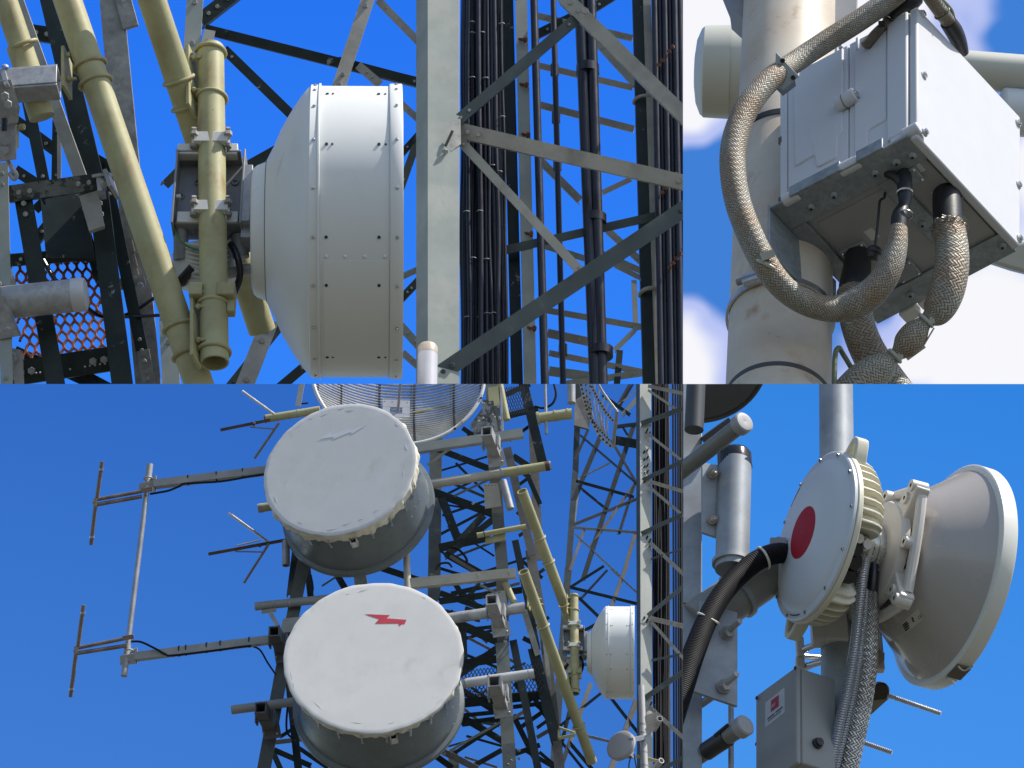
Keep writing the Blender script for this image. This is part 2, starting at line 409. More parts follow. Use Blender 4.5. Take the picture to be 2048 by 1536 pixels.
    m = MB(S); m.lathe([(0, 30), (2, 56), (10, 62), (70, 62), (80, 50), (84, 10)], (405, 495, 60), V((.12, -.25, -.95)), 36, True)
    ra.part('body', m, WCAST)
    m = MB(S)
    for i in range(9):
        y = 478+i*9; m.tube([(352+i*2, y, 48), (375, y+9, -2), (412, y+14, -18), (450, y+8, -2), (466-i, y-4, 40)], 2.2, 6, 3)
    ra.part('rib', m, WCAST)
    m = MB(S); m.cyl((362, 455, 20), (362, 520, 10), 15, n=20); m.cyl((478, 470, 30), (482, 515, 20), 17, n=20)
    ra.part('connector', m, SHADEGREY, split=True)
    m = MB(S); m.cyl((350, 575, 0), (386, 535, -8), 10, n=16); m.dome((362, 560, -2), V((-.3, -.3, -.9)), 16, 14)
    ra.part('cable_gland', m, RUBBER)
    m = MB(S); m.cyl((455, 548, 10), (502, 537, 10), 11, n=14); m.hexa((478, 543, -4), V((0, -1, 0)), 8, 6)
    ra.part('brace_rod', m, GALV)
    solo('signal_cable', MB(S).tube([(462, 488, 0), (474, 512, -25), (480, 540, -30), (477, 565, -25), (468, 588, -10)], 7, 12), BLACK, lab['cable'], 'cable')
    solo('earth_wire', MB(S).tube([(347, 440, 20), (350, 460, 0), (362, 482, -18), (382, 496, -24), (402, 500, -26)], 2.2, 8), mk('green_wire', (.03, .16, .06), .5), lab['wire'], 'wire')

    solo('mount_pipe', MB(S).pipe((429, 726, vq(726)), (421, 96, vq(96)), 28, 4, 40), BEIGE, lab['pipe'], 'pipe', lab['pipegroup'])
    # ---- pipe clamps: flat plate + U-bolts
    def clamp(px, py0, py1, q, sets, label):
        """sets: (x, y, q, axis, R, start, end)"""
        c = Thing('pipe_clamp', label, 'clamp', (px, (py0+py1)/2, q), lab['clampgroup'], S)
        dq = lambda y: q-(y-(py0+py1)/2)*T
        m = MB(S)
        m.plate([(px-5, py0, dq(py0)-8), (px-5, py1-30, dq(py1)-8), (px+12, py1, dq(py1)+22), (px+12, py0+38, dq(py0)+22)], 7)
        c.part('plate', m, BEIGE, bev=.002)
        for x, y, qq, ax, R, a0, a1 in sets:
            c.part('u_bolt', MB(S).arc((x, y, qq), ax, R, 4, a0, a1), BEIGE)
        m = MB(S)
        for f in (.18, .62): 
            y = py0+(py1-py0)*f; m.cyl((px, y, dq(y)-4), (px+20, y-1, dq(y)-10), 3.4, n=8); m.hexa((px+3, y, dq(y)-6), V((1, -.2, 0)), 6.5, 6)
        c.part('nut', m, BEIGE, split=True)
    AA = V((.342, -.34, -1)).normalized(); AB = V((.333, .28, -1)).normalized()
    clamp(383, 88, 236, vq(160)-20, [(xb(160), 160, qb(160), AB, 32, -110, 110), (xb(212), 212, qb(212), AB, 32, -110, 110),
          (421, 106, vq(106), upv, 31, -80, 130), (423, 197, vq(197), upv, 31, -80, 130)], lab['clamp1'])
    clamp(391, 586, 738, vq(660)-20, [(xa(655), 655, qa(655), AA, 32, -110, 110), (xa(710), 710, qa(710), AA, 32, -110, 110),
          (427, 612, vq(612), upv, 31, -80, 130), (428, 704, vq(704), upv, 31, -80, 130)], lab['clamp2'])
    clamp(133, 90, 200, qa(140)-6, [(xa(132), 132, qa(132), AA, 33, -110, 130), (xa(166), 166, qa(166), AA, 33, -110, 130)], lab['clamp3'])
    sd = Thing('pipe_saddle', lab['saddle'], 'clamp', (430, 590, vq(590)), None, S)
    for cx, cy, w in ((393, 588, 13), (453, 588, 18)):
        m = MB(S); bx(m, cx, cy, vq(590)-14, w, 15, 22)
        if cx > 430: bx(m, cx+10, cy+22, vq(610)-6, 8, 22, 12)
        sd.part('block', m, BEIGE, bev=.006)
    m = MB(S); m.cyl((400, 585, vq(590)-24), (446, 581, vq(590)-24), 4, n=10); sd.part('rod', m, BEIGE)

drum_group(TL, dict(drum='large white drum shaped dish antenna seen side on, bolted to the upright khaki pipe',
    bracket='grey box bracket holding the largest side-on white drum antenna to its pipe', radio='whitish ribbed radio unit tucked behind the large upright khaki pipe',
    cable='short black cable curving beside the large upright khaki pipe under the box bracket', wire='thin green earth wire looped from the grey box bracket behind the pipe',
    pipe='large upright khaki pipe with an open lower end, carrying the side-on white drum', pipegroup='large khaki painted support pipes',
    clamp1='khaki clamp near the top of the large upright khaki pipe', clamp2='khaki clamp near the open lower end of the large upright khaki pipe',
    clamp3='khaki clamp on the large slanting pipe beside the square galvanised tube', saddle='khaki two block saddle on the large upright pipe above the lower clamp',
    clampgroup='large khaki clamps with U-bolts'))
k = S.s
# ---- khaki pipes
def khaki(name, a, b, r, label, hollow=False, mat=None):
    m = MB(S)
    if hollow: m.pipe(b, a, r, 4, 40)
    else: m.cyl(a, b, r, n=40)
    return solo(name, m, mat or BEIGE, label, 'pipe', 'large khaki painted support pipes')
khaki('support_pipe', (xa(-90), -90, qa(-90)), (xa(800), 800, qa(800)), 29, 'long slanting khaki pipe crossing in front of the left lattice tower')
khaki('support_pipe', (xb(-80), -80, qb(-80)), (xb(662), 662, qb(662)), 29, 'slanting khaki pipe that passes behind the upright khaki pipe and ends below the drum antenna')
khaki('support_pipe', (-20, -90, 60), (66, 165, 10), 24, 'short khaki and grey pipe above the square galvanised tube at the far left')
m = MB(S); m.cyl((38, 92, 22), (84, 235, -2), 26, n=32); m.arc((46, 88, 20), V((.32, .1, -.94)), 27, 4)
solo('pipe_sleeve', m, BEIGE, 'stained khaki sleeve on the short pipe above the square galvanised tube', 'sleeve')

# ---- left lattice tower (behind the slanting khaki pipe)
lt = Thing('lattice_tower', 'dark green lattice tower with rusty mesh floor behind the slanting khaki pipe', 'tower', (180, 400, 200), None, S)
def lq(y, o): return o+(400-y)*T*.8
def member(th, a, b, w, o, mat, name='brace', side=1, depth=1, flat=False, lab=None, qf=lq):
    A = (a[0], a[1], qf(a[1], o)); B = (b[0], b[1], qf(b[1], o)); m = MB(S)
    if flat: m.bar(A, B, w, max(4, w*.3))
    else: m.ell(A, B, w, max(3, w*.14), side, depth)
    o_ = th.part(name, m, mat, lab, bev=0)
    if o_ and w >= 15:
        m = MB(S)
        for f, s_ in (((22, 1), (44, 1)) if w >= 24 else ((22, 1),)):
            for (P0, P1) in ((A, B), (B, A)):
                ln = math.hypot(P1[0]-P0[0], P1[1]-P0[1]); f2 = f/ln
                if f2 > .45: continue
                x, y, q = (P0[i]+(P1[i]-P0[i])*f2 for i in range(3)); m.hexa((x, y, q-1), V((0, -1, 0)), w*.17, w*.16)
        if m.v: th.part('bolt', m, GALV if random.random() < .6 else mat, parent=o_, split=True)
    return o_
def ext(a, b, ya=None, yb=None):
    f = lambda y: (a[0]+(b[0]-a[0])*(y-a[1])/(b[1]-a[1]), y)
    return f(ya) if ya is not None else a, f(yb) if yb is not None else b
member(lt, (84, -70), (196, 400), 44, 190, GREEN, 'leg'); member(lt, (196, 385), (252, 830), 42, 170, GREEN, 'leg')
member(lt, (20, -40), (197, 455), 27, 130, STRUT, 'brace', flat=True)
m = MB(S); m.plate([(158, 392, 118), (196, 380, 120), (207, 452, 70), (178, 462, 70)], 10); lt.part('splice_plate', m, STRUT)
m = MB(S)
for x, y in ((154, 370), (171, 415)): m.hexa((x, y, lq(y, 130)-10), V((0, -.85, -.5)), 7, 8)
lt.part('bolt', m, STRUT)
member(lt, (216, -70), (302, 830), 52, 330, GALVOLD, 'leg')
member(lt, (236, -40), (262, 55), 34, 318, GALVOLD, 'splice_plate', flat=True)
member(lt, (210, 345), (288, 722), 25, 250, GREEN); member(lt, (285, 700), (304, 800), 26, 246, GALVOLD)
member(lt, (44, 385), (122, 830), 36, 120, GREEN); member(lt, (54, 196), (94, 396), 24, 110, GREEN)
member(lt, (114, 240), (112, 372), 20, 300, GREEN); member(lt, (118, 250), (118, 372), 8, 290, STRUT)
member(lt, (50, 62), (160, 78), 34, 320, GREEN); member(lt, (28, 240), (110, 300), 26, 330, GREEN); member(lt, (30, 340), (110, 392), 24, 330, GREEN)
member(lt, (150, 300), (240, 352), 34, 340, GREEN)
member(lt, (16, 388), (200, 362), 34, 100, GALVMOT, 'cross_beam'); 
m = MB(S); m.bar((188, 354, 120), (222, 349, 120), 6, 60); m.bar((217, 352, 118), (228, 385, 100), 8, 60); m.bar((200, 356, 116), (204, 390, 100), 10, 40)
lt.part('corner_bracket', m, GALV, split=True)
m = MB(S); m.hexa((205, 365, 95), V((.4, -.85, -.4)), 9, 14); lt.part('bolt', m, GALV)
m = MB(S); m.plate([(80, 388, 300), (166, 384, 300), (190, 516, 200), (92, 516, 200)], 12); lt.part('gusset_plate', m, GREEN)
for a, b, w in (((70, 480), (140, 395), 22), ((128, 388), (128, 520), 20), ((150, 395), (200, 560), 22), ((20, 520), (220, 505), 26), ((100, 390), (70, 420), 20)):
    member(lt, a, b, w, 320, GREEN)
member(lt, (20, 748), (230, 716), 50, 260, GREEN, 'cross_beam'); member(lt, (150, 742), (260, 800), 24, 300, GREEN)
member(lt, (30, 700), (250, 800), 18, 330, GREEN)
member(lt, (4, 325), (14, 800), 24, 60, TEAL, 'leg')
m = MB(S); m.plate([(17, 520, 40), (33, 570, 20), (20, 600, 10), (14, 560, 20)], 5); lt.part('gusset_plate', m, TEAL)
# rusty expanded mesh floor
m = MB(S)
def mp(u, v): return (28+170*u+26*v, 518-4*u+200*v-14*u*v, 300-150*v)
nu, nv = 9, 11
for i in range(nu):
    for j in range(nv):
        cx = (i+.5*(j % 2))/nu; cy = j/nv
        a = mp(cx, cy); b1 = mp(cx+.5/nu, cy+1/nv); b0 = mp(cx-.5/nu, cy+1/nv)
        cA = mp(cx+.02/nu, cy+.62/nv); 
        m.tube([a, mp(cx+.06/nu, cy+.3/nv), mp(cx+.42/nu, cy+.72/nv), b1], 3.2, 5, 2, caps=False)
        m.tube([a, mp(cx-.06/nu, cy+.3/nv), mp(cx-.42/nu, cy+.72/nv), b0], 3.2, 5, 2, caps=False)
lt.part('grating', m, mk('rusty_mesh', (.30, .085, .03), .75, var=.4, sc=9, stain=((.30, .2, .14), .3, 12)))
m = MB(S)
for x, y in ((140, 738), (170, 733), (180, 731), (190, 730), (200, 728), (210, 727), (220, 725), (72, 746), (80, 745)): m.dome((x, y, lq(y, 252)), V((0, -.85, -.5)), 2.6, 3, 8)
lt.part('rivet_row', m, GALV)
m = MB(S); m.bar((232, 566, 200), (296, 553, 190), 14, 20); m.bar((236, 574, 180), (290, 560, 170), 16, 6); m.hexa((281, 570, 160), V((0, -1, -.3)), 7, 8)
lt.part('outrigger_bracket', m, GALV, split=True)
m = MB(S)
for i in range(7): m.plate([(238+i*5, 385+i*28, 300-i*10), (246+i*5, 383+i*28, 300-i*10), (255+i*5, 420+i*28, 285-i*10), (247+i*5, 422+i*28, 285-i*10)], 4)
lt.part('rung_plate', m, GALVOLD)
m = MB(S); m.bar((252, 430, 250), (276, 505, 220), 5, 10); lt.part('flat_strap', m, BEIGE)
solo('coax_cable', MB(S).tube([(172, 612, 60), (200, 632, 80), (246, 632, 150), (300, 602, 120), (335, 575, 60)], 4, 10), BLACK, 'thin black cable sagging from the left tower up to the radio unit', 'cable', 'thin black cables off the left tower')
solo('coax_cable', MB(S).tube([(246, 634, 150), (290, 632, 110), (330, 630, 60)], 3.6, 10), BLACK, 'straight thin black cable running level into the slanting khaki pipe', 'cable', 'thin black cables off the left tower')
solo('coax_cable', MB(S).tube([(86, 520, 120), (100, 545, 110), (118, 572, 100)], 5, 10), BLACK, 'short black cable lying across the rusty mesh floor', 'cable', 'thin black cables off the left tower')

# ---- galvanised arms at the left edge
sq = Thing('square_tube_arm', 'square galvanised tube with an open end poking out left of the slanting khaki pipe', 'arm', (60, 168, -30), None, S)
m = MB(S); A = S.P(-40, 176, -30); B = S.P(118, 164, -30); d = (B-A)
g0 = V((0, -.55, -.83)); uu = (upv - d*(upv.dot(d)/d.length_squared)).normalized(); ff = d.normalized().cross(uu)
if ff.y < 0: ff = -ff
h = 24*k
for o, hu, hf in ((uu*h, 2.5*k, h), (-uu*h, 2.5*k, h), (ff*h, h-2.5*k, 2.5*k), (-ff*h, h-2.5*k, 2.5*k)):
    m.box((A+B)/2+o, d/2, uu*hu, ff*hf)
sq.part('tube', m, GALV, bev=.003)
m = MB(S); m.bar((6, 140, -40), (14, 172, -75), 9, 9); m.dome((10, 134, -40), V((0, 0, 1)), 8, 6); sq.part('u_bolt', m, GALV)
bkt = Thing('wall_bracket', 'galvanised bracket plates with heavy bolts below the square tube at the far left', 'bracket', (15, 240, -40), None, S)
m = MB(S); m.plate([(-10, 162, -70), (22, 158, -70), (40, 215, -60), (36, 246, -60), (-10, 250, -70)], 8); bkt.part('plate', m, GALVOLD, bev=.002)
m = MB(S); m.plate([(-10, 252, -50), (32, 246, -50), (32, 318, -50), (-10, 324, -50)], 8); bkt.part('plate', m, GALV, bev=.002)
for x, y in ((10, 192, ), (16, 208), (10, 282), (10, 300)):
    m = MB(S); m.hexa((x, y, -78 if y < 240 else -56), V((.1, -1, -.2)), 9, 9); bkt.part('bolt', m, GALV)
m = MB(S); m.plate([(32, 250, -48), (38, 250, -30), (38, 296, -30), (32, 298, -48)], 5); m.hexa((40, 254, -40), V((1, -.3, 0)), 7, 10); bkt.part('side_lug', m, BEIGE)
m = MB(S); m.tube([(16, 322, -30), (24, 336, -36), (33, 350, -36), (27, 358, -36), (18, 345, -36)], 5, 10, 4); bkt.part('bent_rod', m, GALV)
m = MB(S); m.cyl((9, 236, -84), (8, 262, -84), 6, n=12); bkt.part('threaded_rod', m, BLACK)

gc = Thing('capped_pipe', 'round galvanised pipe with a domed end cap in front of the rusty mesh', 'arm', (80, 600, -60), None, S)
axg = (S.P(172, 588, -60)-S.P(-30, 610, -60)).normalized()
m = MB(S); m.lathe([(0, 33), (176, 33)], S.P(-30, 610, -60), axg, 40); gc.part('pipe', m, GALV)
m = MB(S); m.lathe([(174, 33), (175, 34), (196, 34), (201, 31), (204, 20), (205, 1)], S.P(-30, 610, -60), axg, 40); gc.part('end_cap', m, mk('bright_cap_zinc', (.55, .55, .58), .5, .15, var=.08, sc=6))
m = MB(S); m.arc((2, 605, -60), axg, 37, 6); gc.part('u_bolt', m, GALV)
m = MB(S); m.plate([(-10, 590, -98), (8, 592, -98), (40, 668, -96), (40, 672, -90), (-10, 680, -90)], 8); gc.part('bracket_plate', m, GALV)
m = MB(S); m.plate([(-5, 690, -60), (42, 700, -60), (46, 780, -60), (-5, 720, -70)], 8); m.plate([(26, 745, -64), (44, 702, -64), (47, 775, -64), (30, 775, -64)], 10); gc.part('stand_off', m, GALV)
m = MB(S); m.hexa((16, 660, -104), V((0, -1, -.3)), 8, 9); m.hexa((24, 712, -70), V((0, -1, -.3)), 12, 14); gc.part('bolt', m, GALV)

# ---- right-hand tower behind the drum antenna
rtw = Thing('lattice_tower', 'grey green lattice tower with bundles of black cables behind the white drum antenna', 'tower', (880, 384, 620), None, S)
def rq(y, o): return o+(384-y)*T
def R(a, b, w, o, mat=TEAL, name='brace', side=1, depth=1, flat=False): return member(rtw, a, b, w, o, mat, name, side, depth, flat, None, rq)
# main leg: a wide lit flange and a flange running back to the left
m = MB(S)
A, B = (855, -60), (856, 840)
def flange(x0, q0, x1, q1, th):
    P = [S.P(x0, -60, rq(-60, q0)), S.P(x1, -60, rq(-60, q1)), S.P(x1, 840, rq(840, q1)), S.P(x0, 840, rq(840, q0))]
    m.plate([V(v) for v in P], th)
flange(855, 600, 919, 625, 7); flange(832, 660, 855.5, 601, 7)
rtw.part('leg', m, TEAL, bev=.002)
m = MB(S); m.plate([(878, 252, rq(252, 600)), (921, 236, rq(236, 610)), (922, 288, rq(288, 610)), (903, 302, rq(302, 604)), (884, 292, rq(292, 600))], 4)
rtw.part('gusset_plate', m, mk('patched_paint', (.42, .41, .37), .6, var=.15, sc=14, stain=((.22, .23, .22), .45, 16)))
m = MB(S); m.hexa((890, 303, rq(303, 594)), V((.3, -.9, -.3)), 7, 5); rtw.part('bolt', m, TEAL)
m = MB(S); m.bar((891, 292, rq(292, 592)), (905, 262, rq(262, 592)), 6, 4); rtw.part('slot', m, DARKHOLE)
R((905, 249), (1172, 20), 24, 615, DTEAL); R((1125, -10), (1400, 262), 33, 600, STRUT); R((914, 259), (1400, 372), 34, 640, STRUT, side=1)
R((912, 272), (1170, 552), 20, 650, STRUT); R((868, 755), (1400, 396), 36, 610, DTEAL); R((916, 521), (1400, 412), 19, 780, DTEAL)
m = MB(S); m.hexa((1170, 22, 820), V((0, -1, 0)), 9, 10); m.hexa((1152, 545, 540), V((0, -1, 0)), 7, 8); rtw.part('bolt', m, GALV)
# second and third legs and back bracing
R((1041, -60), (1062, 840), 28, 800, TEAL, 'leg'); R((1014, -60), (1036, 840), 26, 830, GREEN, 'leg')
R((1278, -60), (1304, 840), 34, 840, GREEN, 'leg'); R((1292, -60), (1322, 840), 18, 820, STRUT, 'leg')
for a, b, w, mt in (((1070, 30), (1265, 76), 15, STRUT), ((1075, 130), (1265, 175), 14, STRUT), ((1075, 208), (1268, 258), 16, STRUT), ((1090, 620), (1290, 655), 14, STRUT),
                 ((1095, 666), (1180, 684), 20, STRUT), ((1098, 706), (1290, 745), 14, STRUT), ((1098, 742), (1200, 756), 22, TEAL), ((1205, 385), (1262, 358), 12, STRUT), ((1080, 320), (1160, 400), 18, STRUT),
                 ((1190, 80), (1290, 190), 16, TEAL), ((1215, 460), (1290, 530), 16, STRUT), ((1230, 530), (1290, 560), 12, TEAL), ((1230, 700), (1270, 660), 12, TEAL), ((1268, 560), (1272, 660), 12, TEAL),
                 ((1090, 492), (1180, 520), 14, TEAL), ((1200, 505), (1290, 545), 14, STRUT), ((1180, 20), (1260, -30), 22, GREEN), ((1075, 68), (1180, 16), 22, GREEN), ((1240, 700), (1232, 790), 14, GREEN), ((1120, 770), (1290, 745), 16, TEAL)):
    R(a, b, w, 960, mt)
# bracing seen behind the drum
for a, b, w, mt, o in (((410, 58), (850, 168), 24, GREEN, 1000), ((448, 98), (600, 246), 23, GREEN, 1000), ((392, -40), (382, 130), 40, TEAL, 980), ((400, 40), (490, -30), 34, GREEN, 990), ((420, 60), (405, 120), 26, STRUT, 975),
                    ((470, 345), (590, 278), 22, GREEN, 1000), ((360, 340), (330, 370), 22, GREEN, 1000), ((745, -30), (672, 190), 32, STRUT, 950), ((756, 0), (850, 96), 18, STRUT, 990), ((716, 130), (760, 168), 20, STRUT, 960),
                    ((676, 122), (850, 168), 22, GREEN, 985), ((800, 205), (850, 250), 16, STRUT, 990), ((800, 310), (850, 255), 16, GREEN, 985), ((846, 250), (800, 380), 18, GREEN, 980), ((800, 555), (850, 532), 14, TEAL, 990),
                    ((800, 600), (838, 560), 18, GREEN, 985), ((800, 650), (845, 700), 20, TEAL, 985), ((805, 705), (850, 745), 16, STRUT, 980), ((540, 640), (478, 800), 40, STRUT, 940), ((600, 600), (440, 800), 24, GREEN, 1000),
                    ((660, 690), (530, 800), 22, GREEN, 1010), ((335, 640), (345, 820), 40, TEAL, 990), ((368, 690), (390, 820), 34, GREEN, 1000), ((355, 565), (330, 640), 26, TEAL, 1000), ((345, 560), (385, 562), 34, SHADEGREY, 985)):
    R(a, b, w, o, mt)
m = MB(S); m.plate([(922, -60, rq(-60, 800)), (1006, -60, rq(-60, 800)), (1018, 840, rq(840, 800)), (926, 840, rq(840, 800))], 6); rtw.part('cable_tray', m, BLACK)
m = MB(S); m.plate([(1306, -60, rq(-60, 800)), (1380, -60, rq(-60, 800)), (1396, 840, rq(840, 800)), (1322, 840, rq(840, 800))], 6); rtw.part('cable_tray', m, BLACK)
# cables
CG = 'black feeder cables climbing the right-hand tower'
def vcable(x0, x1, r, o, label, g=CG):
    solo('feeder_cable', MB(S).cyl((x0, -60, rq(-60, o)), (x1, 840, rq(840, o)), r, n=16), BLACK, label, 'cable', g)
xs = [924+6.6*i for i in range(13)]
for i, x in enumerate(xs):
    jj = random.uniform(-3, 3); o = 740+random.uniform(-8, 26)
    pts = [(x+i*.9*(y/768)+random.uniform(-2.6, 2.6), y, rq(y, o)) for y in (-60, 120, 300, 470, 640, 840)]
    solo('feeder_cable', MB(S).tube(pts, 3.6+1.1*((i*7) % 4), 12, 4), BLACK, 'thin black feeder cable in the close bundle right of the broad grey tower leg', 'cable', 'close bundle of black feeder cables behind the drum antenna')
vcable(1066, 1092, 9, 770, 'single black feeder cable just right of the grey second leg of the right tower')
vcable(1105, 1128, 7, 900, 'thin black feeder cable with sleeves standing alone against the blue sky')
vcable(1158, 1194, 14, 780, 'thick black feeder cable left of the glossy one in front of the blue sky')
vcable(1180, 1207, 12, 775, 'thick glossy black feeder cable with a bright right edge before the blue sky')
for i, x in enumerate((1308, 1318, 1328, 1338, 1348, 1358)):
    vcable(x, x+16, 7.5, 760+10*(i % 2), 'black feeder cable in the bundle behind the pale diagonal strut, right of the last leg', 'black feeder cables right of the last leg')
hg = Thing('cable_hanger', 'pale cable hangers clipped over the close bundle of black feeder cables', 'cable clip', (965, 384, 700), None, S)
for y in (46, 66, 160, 238, 330, 342, 428, 520, 626, 634):
    m = MB(S)
    for q in range(2):
        x = random.choice(xs)+y*.006; m.arc((x, y+random.uniform(-4, 4), rq(y, 735)), upv, 8, 1.1, -60, 60)
    hg.part('clip', m, GALV)
m = MB(S)
for x0, x1, y, o in ((1105, 1128, 140, 900), (1105, 1128, 235, 900), (1105, 1128, 330, 900), (1105, 1128, 700, 900)):
    x = x0+(x1-x0)*(y/768); m.cyl((x, y-10, rq(y-10, o)), (x, y+10, rq(y+10, o)), 10, n=16)
for y in (140, 440, 705): m.cyl((1158+36*y/768+11, y-8, rq(y-8, 778)), (1158+36*y/768+11, y+8, rq(y+8, 778)), 27, n=20)
hg.part('sleeve', m, BLACK, split=True)
# step bolts on the second leg
for y in (78, 168, 268, 466, 655):
    m = MB(S); x = 1036+24*y/768; m.cyl((x, y, rq(y, 790)), (x+12, y+2, rq(y, 770)), 3.5, n=8); m.hexa((x+10, y+2, rq(y, 772)), V((1, -.4, 0)), 7, 6)
    rtw.part('step_bolt', m, RUST)
for x, y0 in ((1318, 130), (1325, 385), (1340, 535)):
    m = MB(S)
    for i in range(5): m.hexa((x+i*7, y0-i*9, rq(y0, 735)), V((-.3, -1, 0)), 5, 9)
    rtw.part('step_bolt', m, RUST)
m = MB(S); m.arc((1290, 205, rq(205, 840)), upv, 26, 4, -100, 100); m.arc((1305, 590, rq(590, 840)), upv, 28, 5, -100, 100); rtw.part('band', m, STRUT)
wp = Thing('whip_antenna', 'pale grey tube antenna with a rounded tan tip in front of the right tower leg', 'antenna', (853, 720, 200), None, S)
m = MB(S); m.lathe([(0, 21), (150, 21)], S.P(853, 830, 200-60*T), upv, 28); wp.part('tube', m, mk('grey_fibreglass', (.52, .52, .57), .45, var=.05, sc=5))
m = MB(S); m.lathe([(148, 21.3), (166, 21), (171, 18), (174, 10), (175, .5)], S.P(853, 830, 200-60*T), upv, 28); wp.part('tip', m, mk('tan_tip', (.42, .36, .30), .5))
# ================================================================== site two: the tall masts with two cloth-covered drums
S = BL; T = S.t; k = S.s
BLACKN = BLACK; BLACK = mk('dull_black_cable', (.010, .010, .014), .6, var=.3, sc=4, spec=.2)
CLOTH = mk('white_drum_cloth', (.66, .65, .63), .75, var=.05, sc=.9, stain=((.59, .575, .545), .40, 1.3), streak=((.56, .53, .48), .36, 3), bump=.12, spec=.2)
CLOTHG = mk('aged_drum_cloth', (.67, .66, .65), .75, var=.05, sc=.9, stain=((.60, .59, .57), .40, 1.3), streak=((.56, .54, .50), .36, 3), bump=.12, spec=.2)
SKIRT = mk('cream_cloth_skirt', (.66, .62, .50), .8, var=.08, sc=4, spec=.2)
DRUM = mk('grey_drum_side', (.14, .16, .17), .38, .15, var=.12, sc=2.5, stain=((.075, .09, .095), .3, 3))
REDP = mk('faded_red_print', (.50, .035, .06), .7, var=.12, sc=7)
PALEP = mk('bleached_print', (.69, .69, .72), .75, var=.05, sc=4)
ALU = mk('grey_aluminium_tube', (.34, .34, .35), .4, .4, var=.2, sc=4)
BRONZE = mk('weathered_copper_tube', (.25, .20, .165), .4, .5, var=.25, sc=4, stain=((.15, .11, .09), .4, 6))
def QV(y, o=0): return (1150-y)*T*.85+o
def on_plane(x, y, c, n):
    d = S.P(x, y, 0).normalized(); return d*(c.dot(n)/d.dot(n))

